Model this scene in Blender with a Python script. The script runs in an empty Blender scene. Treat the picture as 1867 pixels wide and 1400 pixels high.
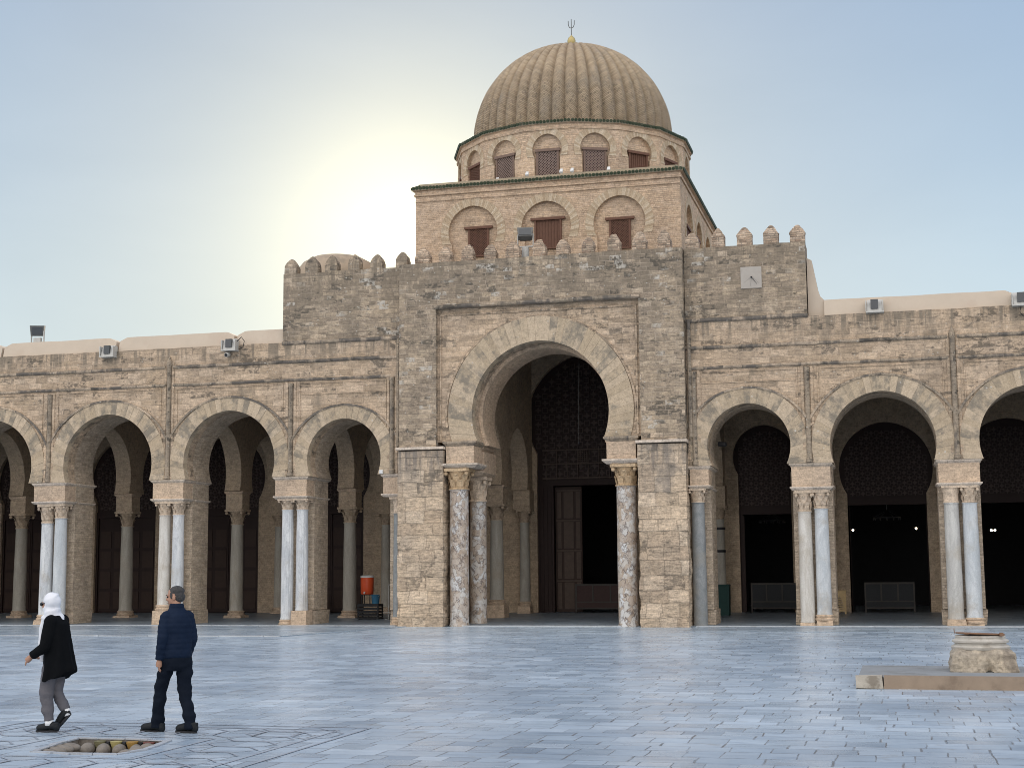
import bpy, bmesh, math, random
from mathutils import Vector, Matrix, noise
from mathutils.geometry import tessellate_polygon
PI = math.pi
rnd = random.Random(7)
scene = bpy.context.scene
COL = scene.collection

# ------------------------------------------------------------------ helpers
def wloc(o):
    v = Vector((0, 0, 0))
    while o is not None:
        v = v + o.location
        o = o.parent
    return v

def tag(o, label=None, cat=None, group=None, kind=None):
    if label: o['label'] = label
    if cat: o['category'] = cat
    if group: o['group'] = group
    if kind: o['kind'] = kind
    return o

def thing(name, loc, label, cat, group=None, rz=0.0):
    o = bpy.data.objects.new(name, None)
    o.empty_display_size = .3
    COL.objects.link(o)
    o.location = loc
    o.rotation_euler = (0, 0, rz)
    return tag(o, label, cat, group)

class MB:
    """collects shapes (world coordinates) for one mesh object"""
    def __init__(s):
        s.v = []; s.f = []; s.uv = {}; s.mi = []; s.M = None; s.m = 0
    def add(s, vs, fs, uvs=None):
        n = len(s.v)
        for p in vs:
            p = Vector(p)
            s.v.append(s.M @ p if s.M is not None else p)
        for i, f in enumerate(fs):
            if uvs is not None: s.uv[len(s.f)] = uvs[i]
            s.f.append([n + k for k in f]); s.mi.append(s.m)
    def box(s, x0, x1, y0, y1, z0, z1, j=0.0, tx=0.0, ty=0.0):
        # tx, ty: taper inset of the top
        vs = [(x0, y0, z0), (x1, y0, z0), (x1, y1, z0), (x0, y1, z0),
              (x0 + tx, y0 + ty, z1), (x1 - tx, y0 + ty, z1), (x1 - tx, y1 - ty, z1), (x0 + tx, y1 - ty, z1)]
        if j: vs = [(a + rnd.uniform(-j, j), b + rnd.uniform(-j, j), c + rnd.uniform(-j, j)) for a, b, c in vs]
        s.add(vs, [(0, 3, 2, 1), (4, 5, 6, 7), (0, 1, 5, 4), (1, 2, 6, 5), (2, 3, 7, 6), (3, 0, 4, 7)])
    def prism(s, loops, y0, y1, axis='y', back=True):
        """loops: outer polygon (+ holes) in (x,z); extruded along y (axis 'y') or along x (axis 'x', loops in (y,z))"""
        P = (lambda a, b, d: (a, d, b)) if axis == 'y' else (lambda a, b, d: (d, a, b))
        flat = [p for l in loops for p in l]
        tris = tessellate_polygon([[Vector((p[0], p[1], 0)) for p in l] for l in loops])
        vs = [P(a, b, y0) for a, b in flat] + [P(a, b, y1) for a, b in flat]
        n = len(flat); fs = []
        for t in tris:
            a, b, c = [Vector(flat[k]) for k in t]
            cr = (b - a).x * (c - a).y - (b - a).y * (c - a).x
            t = list(t) if cr > 0 else list(t)[::-1]
            if axis == 'x': t = t[::-1]
            fs.append(t)
            if back: fs.append([k + n for k in t[::-1]])
        o = 0
        for li, l in enumerate(loops):
            ar = sum(l[i][0] * l[(i + 1) % len(l)][1] - l[(i + 1) % len(l)][0] * l[i][1] for i in range(len(l)))
            ccw = ar > 0
            for i in range(len(l)):
                a = o + i; b = o + (i + 1) % len(l)
                q = [b, a, a + n, b + n]
                if ccw != (li == 0): q = q[::-1]
                if axis == 'x': q = q[::-1]
                fs.append(q)
            o += len(l)
        s.add(vs, fs)
    def lathe(s, prof, c=(0, 0, 0), n=24, cap=True, rfun=None, usc=None):
        vs = []; fs = []; uvs = []
        m = len(prof)
        for i, (r, z) in enumerate(prof):
            for k in range(n):
                a = 2 * PI * k / n
                rr = rfun(r, z, a) if rfun else r
                vs.append((c[0] + rr * math.sin(a), c[1] - rr * math.cos(a), c[2] + z))
        R = usc or max(p[0] for p in prof)
        for i in range(m - 1):
            for k in range(n):
                k2 = (k + 1) % n
                fs.append((i * n + k, i * n + k2, (i + 1) * n + k2, (i + 1) * n + k))
                u0, u1 = 2 * PI * R * k / n, 2 * PI * R * (k + 1) / n
                z0, z1 = prof[i][1] + c[2], prof[i + 1][1] + c[2]
                uvs.append(((u0, z0), (u1, z0), (u1, z1), (u0, z1)))
        if cap:
            fs.append([k for k in range(n)][::-1]); uvs.append([(0, 0)] * n)
            fs.append([(m - 1) * n + k for k in range(n)]); uvs.append([(0, 0)] * n)
        s.add(vs, fs, uvs)
    def tube(s, pts, rad, n=8, cap=True, sq=None):
        """tapered tube along points; rad: number or list; sq: (a,b) squash along side/up"""
        pts = [Vector(p) for p in pts]
        rr = rad if isinstance(rad, (list, tuple)) else [rad] * len(pts)
        vs = []; fs = []
        prev = None
        for i, p in enumerate(pts):
            d = (pts[min(i + 1, len(pts) - 1)] - pts[max(i - 1, 0)]).normalized()
            if prev is None:
                ref = Vector((0, 0, 1)) if abs(d.z) < .9 else Vector((0, 1, 0))
                u = d.cross(ref).normalized()
            else:
                u = (prev - d * prev.dot(d)).normalized()
            prev = u
            w = d.cross(u)
            a, b = sq if sq else (1, 1)
            for k in range(n):
                t = 2 * PI * k / n
                vs.append(p + u * (math.cos(t) * rr[i] * a) + w * (math.sin(t) * rr[i] * b))
        for i in range(len(pts) - 1):
            for k in range(n):
                k2 = (k + 1) % n
                fs.append((i * n + k, i * n + k2, (i + 1) * n + k2, (i + 1) * n + k))
        if cap:
            fs.append(list(range(n))[::-1]); fs.append([(len(pts) - 1) * n + k for k in range(n)])
        s.add(vs, fs)
    def ball(s, c, r, n=12, m=8):
        """r: number or (rx,ry,rz)"""
        rx, ry, rz = r if isinstance(r, (tuple, list)) else (r, r, r)
        vs = [(c[0], c[1], c[2] - rz)]; fs = []
        for i in range(1, m):
            t = -PI / 2 + PI * i / m
            for k in range(n):
                a = 2 * PI * k / n
                vs.append((c[0] + rx * math.cos(t) * math.cos(a), c[1] + ry * math.cos(t) * math.sin(a), c[2] + rz * math.sin(t)))
        vs.append((c[0], c[1], c[2] + rz)); top = len(vs) - 1
        for k in range(n):
            k2 = (k + 1) % n
            fs.append((0, 1 + k2, 1 + k))
            for i in range(m - 2):
                fs.append((1 + i * n + k, 1 + i * n + k2, 1 + (i + 1) * n + k2, 1 + (i + 1) * n + k))
            fs.append((1 + (m - 2) * n + k, 1 + (m - 2) * n + k2, top))
        s.add(vs, fs)
    def mesh(s, name, org=Vector((0, 0, 0))):
        me = bpy.data.meshes.new(name)
        me.from_pydata([tuple(p - org) for p in s.v], [], s.f)
        me.update()
        uvl = me.uv_layers.new(name='UVMap')
        d = uvl.data
        for p in me.polygons:
            ex = s.uv.get(p.index)
            nx, ny, nz = p.normal
            h = math.hypot(nx, ny)
            for j, li in enumerate(p.loop_indices):
                if ex is not None:
                    d[li].uv = ex[j]; continue
                co = s.v[me.loops[li].vertex_index]
                if abs(nz) > .75 or h < 1e-6: d[li].uv = (co.x, co.y)
                else: d[li].uv = ((-ny * co.x + nx * co.y) / h, co.z)
        return me
    def build(s, name, mat, parent=None, smooth=False, org=None):
        me = s.mesh(name, wloc(parent) if org is None else org)
        for m in (mat if isinstance(mat, (list, tuple)) else [mat]): me.materials.append(m)
        for p in me.polygons:
            p.material_index = s.mi[p.index]
            p.use_smooth = smooth
        o = bpy.data.objects.new(name, me)
        COL.objects.link(o)
        o.parent = parent
        return o

def shade_auto(o, ang=40):
    me = o.data
    for p in me.polygons: p.use_smooth = True
    bm = bmesh.new(); bm.from_mesh(me)
    for e in bm.edges:
        if len(e.link_faces) == 2 and e.calc_face_angle(0) > math.radians(ang): e.smooth = False
    bm.to_mesh(me); bm.free()
    return o

def fuse(mb, name, voxel, sm=4, org=Vector((0, 0, 0)), fn=None):
    """one continuous surface out of overlapping closed shapes"""
    me = mb.mesh('tmp', org)
    o = bpy.data.objects.new('tmp', me); COL.objects.link(o)
    r = o.modifiers.new('r', 'REMESH'); r.mode = 'VOXEL'; r.voxel_size = voxel
    if sm:
        s = o.modifiers.new('s', 'SMOOTH'); s.factor = .5; s.iterations = sm
    dg = bpy.context.evaluated_depsgraph_get(); dg.update()
    me2 = bpy.data.meshes.new_from_object(o.evaluated_get(dg))
    me2.name = name
    bpy.data.objects.remove(o); bpy.data.meshes.remove(me)
    me2.update()
    if fn:
        ns = [v.normal.copy() for v in me2.vertices]
        for v, n in zip(me2.vertices, ns): v.co = fn(v.co.copy(), n)
        me2.update()
    for p in me2.polygons: p.use_smooth = True
    return me2

def obj_from(me, name, mat, parent):
    o = bpy.data.objects.new(name, me); me.materials.clear(); me.materials.append(mat)
    COL.objects.link(o); o.parent = parent
    return o

# ------------------------------------------------------------------ node helper
class NT:
    def __init__(s, nt): s.nt = nt
    def n(s, typ, ins=None, **kw):
        nd = s.nt.nodes.new(typ)
        for k, v in kw.items(): setattr(nd, k, v)
        for k, v in (ins or {}).items():
            sk = nd.inputs[k]
            if isinstance(v, bpy.types.NodeSocket): s.nt.links.new(v, sk)
            elif v is not None:
                if sk.type == 'RGBA' and len(v) == 3: v = (*v, 1)
                sk.default_value = v
        return nd
    def m(s, op, a, b=None, c=None, clamp=False):
        nd = s.nt.nodes.new('ShaderNodeMath'); nd.operation = op; nd.use_clamp = clamp
        for i, v in enumerate((a, b, c)):
            if v is None: continue
            if isinstance(v, bpy.types.NodeSocket): s.nt.links.new(v, nd.inputs[i])
            else: nd.inputs[i].default_value = v
        return nd.outputs[0]
    def mix(s, fac, a, b, mode='MIX'):
        nd = s.nt.nodes.new('ShaderNodeMix'); nd.data_type = 'RGBA'; nd.blend_type = mode; nd.clamp_factor = True
        for i, v in ((0, fac), (6, a), (7, b)):
            if isinstance(v, bpy.types.NodeSocket): s.nt.links.new(v, nd.inputs[i])
            else: nd.inputs[i].default_value = (*v, 1) if isinstance(v, tuple) and len(v) == 3 else v
        return nd.outputs[2]
    def ss(s, x, a, b, o0=0.0, o1=1.0):
        return s.n('ShaderNodeMapRange', {0: x, 1: a, 2: b, 3: o0, 4: o1}, interpolation_type='SMOOTHSTEP').outputs[0]
    def noise(s, vec, scale, detail=4, rough=.55, dist=0.0):
        return s.n('ShaderNodeTexNoise', {'Vector': vec, 'Scale': scale, 'Detail': detail, 'Roughness': rough, 'Distortion': dist})
    def vmul(s, vec, k):
        return s.n('ShaderNodeVectorMath', {0: vec, 1: k}, operation='MULTIPLY').outputs[0]
    def ramp(s, fac, stops):
        nd = s.n('ShaderNodeValToRGB', {0: fac}); cr = nd.color_ramp
        while len(cr.elements) < len(stops): cr.elements.new(.5)
        for e, (p, c) in zip(cr.elements, stops): e.position = p; e.color = (*c, 1)
        return nd.outputs[0]

def new_mat(name):
    m = bpy.data.materials.new(name); m.use_nodes = True
    nt = m.node_tree; nt.nodes.clear()
    t = NT(nt)
    out = t.n('ShaderNodeOutputMaterial')
    bs = t.n('ShaderNodeBsdfPrincipled', {'Roughness': .85, 'Specular IOR Level': .3})
    nt.links.new(bs.outputs[0], out.inputs[0])
    return m, t, bs

def finish(t, bs, col, height=None, bdist=.02, bstr=.6, rough=None):
    t.nt.links.new(col, bs.inputs['Base Color'])
    if height is not None:
        b = t.n('ShaderNodeBump', {'Strength': bstr, 'Distance': bdist, 'Height': height})
        t.nt.links.new(b.outputs[0], bs.inputs['Normal'])
    if rough is not None: t.nt.links.new(rough, bs.inputs['Roughness'])

def blocks(t, uv, w, h, joint, wob=.02, seed=0.0, wvar=.5, hvar=.0):
    nz = t.noise(uv, 1.9, 3).outputs['Color']
    d = t.vmul(t.n('ShaderNodeVectorMath', {0: nz, 1: (.5, .5, .5)}, operation='SUBTRACT').outputs[0], (wob * 2, wob * 2, 0))
    uv2 = t.n('ShaderNodeVectorMath', {0: uv, 1: d}, operation='ADD').outputs[0]
    sx = t.n('ShaderNodeSeparateXYZ', {0: uv2})
    u, v = sx.outputs[0], sx.outputs[1]
    if hvar:
        n1 = t.n('ShaderNodeTexNoise', {'W': v, 'Scale': 1.1, 'Detail': 1.0}, noise_dimensions='1D').outputs[0]
        v = t.m('ADD', v, t.m('MULTIPLY', n1, hvar))
    vh = t.m('DIVIDE', v, h)
    row = t.m('FLOOR', vh); fv = t.m('FRACT', vh)
    rr = t.n('ShaderNodeTexWhiteNoise', {'W': t.m('ADD', row, seed + .37)}, noise_dimensions='1D').outputs[0]
    uu = t.m('ADD', t.m('DIVIDE', u, t.m('MULTIPLY', t.m('ADD', t.m('MULTIPLY', rr, wvar), 1 - wvar / 2), w)), t.m('MULTIPLY', rr, 37.0))
    colx = t.m('FLOOR', uu); fu = t.m('FRACT', uu)
    cv = t.n('ShaderNodeCombineXYZ', {0: colx, 1: row, 2: seed}).outputs[0]
    wn = t.n('ShaderNodeTexWhiteNoise', {'Vector': cv}, noise_dimensions='3D')
    du = t.m('MULTIPLY', t.m('MINIMUM', fu, t.m('SUBTRACT', 1.0, fu)), w)
    dv = t.m('MULTIPLY', t.m('MINIMUM', fv, t.m('SUBTRACT', 1.0, fv)), h)
    dd = t.m('MINIMUM', du, dv)
    jm = t.ss(dd, joint * .3, joint * 1.2, 1.0, 0.0)
    s2 = t.n('ShaderNodeSeparateXYZ', {0: wn.outputs['Color']})
    return dict(r=wn.outputs['Value'], r2=s2.outputs[1], r3=s2.outputs[2], j=jm, d=dd, uv=uv2)

def uvnode(t): return t.n('ShaderNodeUVMap', uv_map='UVMap').outputs[0]

def masonry(name, w, h, cols, mortar, lam=.5, drip=None, speck=.0, lich=0.0, *, joint=.014, wob=.02, grey=(.13, .125, .11), g0=.45, g1=.75, gmax=.8, white=0.0, zs=None,
            hvar=.08, bump=.5, seed=0.0, wvar=.5, jmix=.7, pit=0.0, streak=.25):
    """coursed stone; grey lichen/soot stains with their own outline; optional lime-white repaired blocks"""
    m, t, bs = new_mat(name)
    uv = uvnode(t)
    b = blocks(t, uv, w, h, joint, wob, seed, wvar, hvar)
    pos = t.n('ShaderNodeNewGeometry').outputs['Position']
    base = t.ramp(b['r'], cols)
    n1 = t.noise(pos, 7.0, 6, .65).outputs[0]
    base = t.mix(1.0, base, t.ramp(n1, [(.25, (.66, .66, .66)), (.5, (1, 1, 1)), (.75, (1.22, 1.2, 1.16))]), 'MULTIPLY')
    n0 = t.noise(pos, .55, 4, .6).outputs[0]
    base = t.mix(1.0, base, t.ramp(n0, [(.3, (.83, .84, .86)), (.7, (1.12, 1.1, 1.06))]), 'MULTIPLY')
    lm = t.noise(t.vmul(pos, (1.3, 1.3, 9.0)), 2.1, 6, .68, .25).outputs[0]
    k0, k1 = 1 - .62 * lam, 1 + .42 * lam
    base = t.mix(1.0, base, t.ramp(lm, [(.30, (k0, k0, k0)), (.5, (1, 1, 1)), (.70, (k1, k1 * .99, k1 * .97))]), 'MULTIPLY')
    fine = t.noise(pos, 19.0, 4, .7).outputs[0]
    base = t.mix(1.0, base, t.ramp(fine, [(.32, (.70, .69, .68)), (.5, (1, 1, 1)), (.68, (1.2, 1.19, 1.17))]), 'MULTIPLY')
    # stains
    sv = t.vmul(pos, (1.5, 1.5, streak))
    st = t.noise(sv, 1.25, 6, .62, .35).outputs[0]
    st2 = t.noise(pos, 3.2, 6, .7).outputs[0]
    sa = t.m('ADD', t.m('MULTIPLY', st, .62), t.m('MULTIPLY', st2, .38))
    sa = t.m('ADD', sa, t.m('MULTIPLY', t.m('SUBTRACT', b['r2'], .5), .16))
    if zs:
        z = t.n('ShaderNodeSeparateXYZ', {0: pos}).outputs[2]
        for (za, zb, amt) in zs: sa = t.m('ADD', sa, t.ss(z, za, zb, 0.0, amt))
    sm = t.ss(sa, g0, g1, 0.0, gmax)
    if drip:
        z = t.n('ShaderNodeSeparateXYZ', {0: pos}).outputs[2]
        dn = t.noise(t.vmul(pos, (2.4, 2.4, .16)), 1.5, 5, .6).outputs[0]
        dm = t.m('MULTIPLY', t.ss(dn, .47, .58), t.ss(t.m('ADD', z, t.m('MULTIPLY', st2, .9)), drip[0], drip[1]))
        sm = t.m('MAXIMUM', sm, t.m('MULTIPLY', dm, .9))
    base = t.mix(sm, base, t.mix(n1, tuple(c * .62 for c in grey), tuple(c * 1.5 for c in grey)))
    if lich:
        l1 = t.noise(t.vmul(pos, (1, 1, 1.7)), 4.2, 9, .72, .3).outputs[0]
        l2 = t.noise(t.vmul(pos, (.5, .5, 1.3)), 1.1, 4, .6).outputs[0]
        lv = t.m('ADD', t.m('MULTIPLY', l1, .65), t.m('ADD', t.m('MULTIPLY', l2, .5), t.m('MULTIPLY', t.m('SUBTRACT', b['r3'], .5), .14)))
        base = t.mix(t.ss(lv, .625, .70, 0.0, lich), base, (.062, .056, .047))
    jn = t.ss(t.noise(pos, 2.7, 5, .65).outputs[0], .36, .60, .15, 1.0)
    mcol = t.mix(t.ss(t.noise(pos, .9, 3).outputs[0], .42, .58), tuple(c * .42 for c in mortar), mortar)
    base = t.mix(t.m('MULTIPLY', t.m('MULTIPLY', b['j'], jn), jmix), base, mcol)
    if speck:
        spn = t.n('ShaderNodeTexVoronoi', {'Vector': t.vmul(pos, (1, 1, 1.5)), 'Scale': 4.2}).outputs['Distance']
        spm = t.m('MULTIPLY', t.ss(spn, .16, .08), t.ss(t.noise(pos, 1.3, 3).outputs[0], .46, .60))
        base = t.mix(t.m('MULTIPLY', spm, speck), base, (.52, .49, .43))
    if white:
        wmask = t.m('MULTIPLY', t.ss(b['r3'], 1 - white, 1 - white * .8), t.ss(t.noise(pos, 5.5, 5, .75).outputs[0], .42, .56))
        wn2 = t.m('MULTIPLY', t.ss(t.noise(pos, 1.1, 3).outputs[0], .45, .6), wmask)
        base = t.mix(t.m('MULTIPLY', wn2, .8), base, (.50, .46, .40))
    hgt = t.m('ADD', t.m('MULTIPLY', t.m('SUBTRACT', 1.0, b['j']), .6), t.m('ADD', t.m('MULTIPLY', lm, .5), t.m('ADD', t.m('MULTIPLY', n1, .55), t.m('MULTIPLY', b['r2'], .25))))
    if pit:
        p = t.noise(t.vmul(pos, (1, 1, 2.6)), 2.6, 7, .68).outputs[0]
        hgt = t.m('ADD', hgt, t.m('MULTIPLY', p, pit))
        base = t.mix(t.ss(p, .36, .30, 0.0, .55), base, tuple(c * .5 for c in cols[0][1]))
    finish(t, bs, base, hgt, .03, bump)
    return m

def simple(name, c, rough=.7, var=.15, scale=6.0, metal=0.0, bump=0.0, spec=.3, stain=None):
    m, t, bs = new_mat(name)
    pos = t.n('ShaderNodeTexCoord').outputs['Object']
    n = t.noise(pos, scale, 5, .6).outputs[0]
    col = t.mix(n, tuple(k * (1 - var) for k in c), tuple(min(1, k * (1 + var)) for k in c))
    if stain:
        n2 = t.noise(pos, scale * .4, 6, .7).outputs[0]
        col = t.mix(t.ss(n2, .5, .68, 0.0, .7), col, stain)
    bs.inputs['Roughness'].default_value = rough
    bs.inputs['Metallic'].default_value = metal
    bs.inputs['Specular IOR Level'].default_value = spec
    finish(t, bs, col, n if bump else None, .01, bump)
    return m

def shaft_mat(name, ca, cb, vein, vs=3.0, vamt=.5, rough=.5, streak=True, warm=None):
    m, t, bs = new_mat(name)
    g = t.n('ShaderNodeNewGeometry')
    pos = g.outputs['Position']
    p2 = t.vmul(pos, (1, 1, .22 if streak else .7))
    n = t.noise(p2, 4.0, 6, .6, .5).outputs[0]
    col = t.mix(t.ss(n, .35, .65), ca, cb)
    v = t.noise(p2, vs, 8, .7, 1.2).outputs[0]
    line = t.ss(t.m('ABSOLUTE', t.m('SUBTRACT', v, .5)), .0, .045, 1.0, 0.0)
    col = t.mix(t.m('MULTIPLY', line, vamt), col, vein)
    dn = t.noise(pos, 1.1, 5, .65).outputs[0]
    col = t.mix(t.ss(dn, .5, .72, 0.0, .5), col, warm or (.36, .30, .22))
    sp = t.noise(pos, 30.0, 3, .7).outputs[0]
    col = t.mix(1.0, col, t.ramp(sp, [(.3, (.86, .86, .86)), (.7, (1.08, 1.08, 1.08))]), 'MULTIPLY')
    bs.inputs['Roughness'].default_value = rough
    finish(t, bs, col, t.m('ADD', n, t.m('MULTIPLY', sp, .4)), .012, .35)
    return m

M = {}
BEI = [(0.0, (0.346, 0.265, 0.189)), (.3, (0.412, 0.315, 0.226)), (.7, (0.460, 0.352, 0.255)), (1.0, (0.525, 0.408, 0.300))]
WG = (0.178, 0.146, 0.110)
M['wing'] = masonry('wing_stone', .50, .205, BEI, (0.549, 0.438, 0.331), .62, (9.7, 10.5), .5, .7, joint=.012, wob=.03, grey=WG, g0=.54, g1=.74, gmax=.78, zs=[(8.5, 10.2, .07)], hvar=.16, jmix=.6)
M['gate'] = masonry('gate_stone', .40, .155, [(0, (0.269, 0.216, 0.162)), (.4, (0.323, 0.257, 0.192)), (.75, (0.370, 0.296, 0.216)), (1, (0.465, 0.376, 0.285))], (0.430, 0.352, 0.275), .75, (11.6, 13.1), .75, .75, joint=.013, wob=.035, grey=(0.172, 0.140, 0.104),
                    g0=.50, g1=.71, gmax=.78, white=.15, zs=[(8.6, 10.6, .05), (10.2, 12.8, .07)], hvar=.12, jmix=.65, seed=3)
M['panel'] = masonry('panel_stone', .46, .185, BEI, (0.549, 0.438, 0.331), .6, None, .3, .6, joint=.011, wob=.025, grey=WG, g0=.55, g1=.76, gmax=.7, hvar=.1, jmix=.6, seed=9)
M['pier'] = masonry('pier_stone', .62, .46, [(0, (0.420, 0.327, 0.240)), (.5, (0.481, 0.381, 0.282)), (1, (0.543, 0.439, 0.334))], (0.430, 0.352, 0.267), .75, (4.6, 6.6), .3, .55, joint=.016, wob=.07, grey=(0.180, 0.156, 0.135), g0=.58, g1=.78, gmax=.75,
                    zs=[(2.8, 6.1, .15)], hvar=.25, bump=1.0, seed=5, jmix=.42, pit=1.1, streak=.3)
M['brick'] = masonry('tower_brick', .26, .072, [(0, (0.444, 0.323, 0.225)), (.5, (0.496, 0.369, 0.259)), (1, (0.547, 0.412, 0.300))], (0.599, 0.468, 0.358), .42, None, 0, joint=.012, wob=.014, grey=(0.231, 0.181, 0.138),
                     g0=.60, g1=.82, gmax=.5, hvar=.0, seed=11, jmix=.5, bump=.6)
M['pierbrick'] = masonry('pier_brick', .30, .085, [(0, (0.394, 0.319, 0.240)), (.5, (0.453, 0.370, 0.285)), (1, (0.514, 0.420, 0.324))], (0.501, 0.420, 0.342), .5, None, 0, joint=.010, wob=.014, grey=WG,
                         g0=.60, g1=.82, gmax=.6, seed=13, jmix=.6, bump=.6)
M['merlon'] = masonry('merlon_brick', .22, .075, [(0, (0.298, 0.211, 0.154)), (.5, (0.417, 0.314, 0.228)), (1, (0.537, 0.420, 0.320))], (0.501, 0.410, 0.320), .9, None, .5, joint=.016, wob=.03, grey=WG,
                      g0=.50, g1=.72, gmax=.75, seed=15, bump=1.0, zs=[(13.2, 13.5, .12)], jmix=.8)
M['course'] = masonry('moulding_stone', .7, 5.0, [(0, (0.262, 0.216, 0.165)), (1, (0.430, 0.341, 0.257))], (0.143, 0.124, 0.103), .5, None, .8, .8, joint=.012, wob=.02, g0=.44, g1=.58, gmax=.92, grey=(0.102, 0.091, 0.080), seed=17)
M['plain'] = masonry('plain_stone', 3.0, 4.0, [(0, (0.478, 0.365, 0.268)), (1, (0.525, 0.410, 0.306))], (0.417, 0.341, 0.250), .45, None, 0, joint=.005, wob=.02, grey=WG, g0=.58, g1=.75, gmax=.7, seed=19)
M['slab'] = masonry('impost_slab_stone', 1.4, 5.0, [(0, (0.478, 0.405, 0.331)), (1, (0.598, 0.512, 0.434))], (0.239, 0.205, 0.171), .5, None, .5, joint=.01, wob=.02, grey=(0.143, 0.124, 0.108), g0=.58, g1=.74, gmax=.7, seed=21)
M['cap'] = masonry('capital_stone', 3.0, 4.0, [(0, (0.489, 0.393, 0.299)), (1, (0.562, 0.455, 0.354))], (0.359, 0.285, 0.228), .3, None, 0, joint=.004, wob=.02, grey=WG, g0=.58, g1=.76, gmax=.6, seed=23, bump=.9)
M['capo'] = masonry('ochre_capital_stone', 3.0, 4.0, [(0, (0.442, 0.314, 0.189)), (1, (0.514, 0.382, 0.246))], (0.359, 0.285, 0.228), .3, None, 0, joint=.004, wob=.02, g0=.62, g1=.8, gmax=.5, seed=25, bump=1.2)
M['inner'] = masonry('inner_brick', .30, .085, [(0, (0.442, 0.341, 0.246)), (1, (0.489, 0.382, 0.275))], (0.501, 0.399, 0.290), .2, None, 0, joint=.010, wob=.012, grey=WG, g0=.72, g1=.9, gmax=.5, seed=27, jmix=.4, bump=.4)
M['plaster'] = simple('parapet_plaster', (.49, .41, .325), .9, .10, 2.0, bump=.2, stain=(.46, .37, .29))
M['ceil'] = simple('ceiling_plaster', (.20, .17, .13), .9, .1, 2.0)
M['white'] = shaft_mat('white_marble', (.47, .49, .51), (.62, .63, .63), (.34, .35, .37), 2.0, .5)
M['cream'] = shaft_mat('cream_marble', (.50, .47, .42), (.61, .585, .54), (.40, .36, .31), 2.0, .45)
M['grey'] = shaft_mat('grey_granite', (.20, .215, .22), (.27, .28, .28), (.15, .16, .17), 6.0, .4, .55, False, (.27, .25, .21))
M['greym'] = shaft_mat('grey_marble', (.44, .47, .49), (.56, .58, .59), (.36, .38, .4), 2.0, .4)
M['inncol'] = shaft_mat('inner_column_marble', (.36, .33, .28), (.44, .41, .35), (.28, .25, .2), 2.0, .3, .6)
M['deck'] = shaft_mat('dull_marble', (.42, .41, .39), (.52, .51, .48), (.3, .29, .27), 2.0, .4)

def breccia(name):
    m, t, bs = new_mat(name)
    pos = t.n('ShaderNodeNewGeometry').outputs['Position']
    wv = t.noise(pos, 2.6, 4, .6).outputs['Color']
    p = t.n('ShaderNodeVectorMath', {0: pos, 1: t.vmul(wv, (.55, .55, .55))}, operation='ADD').outputs[0]
    p = t.vmul(p, (1, 1, .62))
    v1 = t.n('ShaderNodeTexVoronoi', {'Vector': p, 'Scale': 6.5}, feature='DISTANCE_TO_EDGE').outputs['Distance']
    v2 = t.n('ShaderNodeTexVoronoi', {'Vector': p, 'Scale': 13.0}, feature='DISTANCE_TO_EDGE').outputs['Distance']
    cell = t.n('ShaderNodeTexVoronoi', {'Vector': p, 'Scale': 6.5}).outputs['Color']
    cr = t.n('ShaderNodeSeparateXYZ', {0: cell}).outputs[0]
    col = t.ramp(cr, [(0, (.38, .305, .24)), (.4, (.46, .395, .335)), (.7, (.52, .495, .46)), (1, (.58, .58, .575))])
    area = t.ss(t.noise(pos, 1.2, 3).outputs[0], .42, .58)
    l2 = t.m('MULTIPLY', t.ss(v2, .02, .16, 1.0, 0.0), area)
    ln = t.m('MAXIMUM', t.ss(v1, .01, .13, 1.0, 0.0), l2)
    ln = t.m('MULTIPLY', ln, t.ss(t.noise(pos, 5.0, 5, .65).outputs[0], .38, .58))
    col = t.mix(t.m('MULTIPLY', ln, .85), col, (.095, .070, .062))
    d = t.noise(pos, 1.6, 5, .65).outputs[0]
    col = t.mix(t.ss(d, .52, .66, 0.0, .6), col, (.40, .30, .21))
    bs.inputs['Roughness'].default_value = .45
    finish(t, bs, col, t.noise(pos, 12, 4).outputs[0], .01, .3)
    return m
M['breccia'] = breccia('veined_pink_marble')

def vouss(name, cols, dark=.35, amt=.8):
    m, t, bs = new_mat(name)
    g = t.n('ShaderNodeNewGeometry')
    r = g.outputs['Random Per Island']; pos = g.outputs['Position']
    n1 = t.noise(pos, 6.0, 6, .65).outputs[0]
    col = t.ramp(r, cols)
    col = t.mix(1.0, col, t.ramp(n1, [(.25, (.78, .78, .78)), (.5, (1, 1, 1)), (.75, (1.15, 1.14, 1.12))]), 'MULTIPLY')
    hf = t.noise(pos, 22, 4, .7).outputs[0]
    col = t.mix(1.0, col, t.ramp(hf, [(.32, (.76, .75, .74)), (.5, (1, 1, 1)), (.68, (1.16, 1.15, 1.14))]), 'MULTIPLY')
    wv = t.n('ShaderNodeTexWhiteNoise', {'W': t.m('MULTIPLY', r, 91.7)}, noise_dimensions='1D').outputs[0]
    s = t.m('ADD', t.m('MULTIPLY', t.noise(pos, 2.6, 7, .72).outputs[0], .85), t.m('MULTIPLY', wv, dark))
    col = t.mix(t.ss(s, .50, .70, 0.0, amt), col, (.165, .148, .122))
    spn = t.n('ShaderNodeTexVoronoi', {'Vector': pos, 'Scale': 3.4}).outputs['Distance']
    col = t.mix(t.m('MULTIPLY', t.ss(spn, .14, .07), t.ss(n1, .45, .6)), col, (.5, .46, .4))
    finish(t, bs, col, t.m('ADD', n1, t.m('MULTIPLY', hf, .3)), .02, .5)
    return m
M['vouss'] = vouss('voussoir_stone', [(0, (.385, .303, .21)), (.35, (.425, .338, .238)), (1, (.475, .38, .275))], .20)
M['vbrick'] = vouss('brick_voussoir', [(0, (.36, .27, .18)), (.5, (.43, .335, .23)), (1, (.52, .43, .32))], .08, .3)
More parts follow.
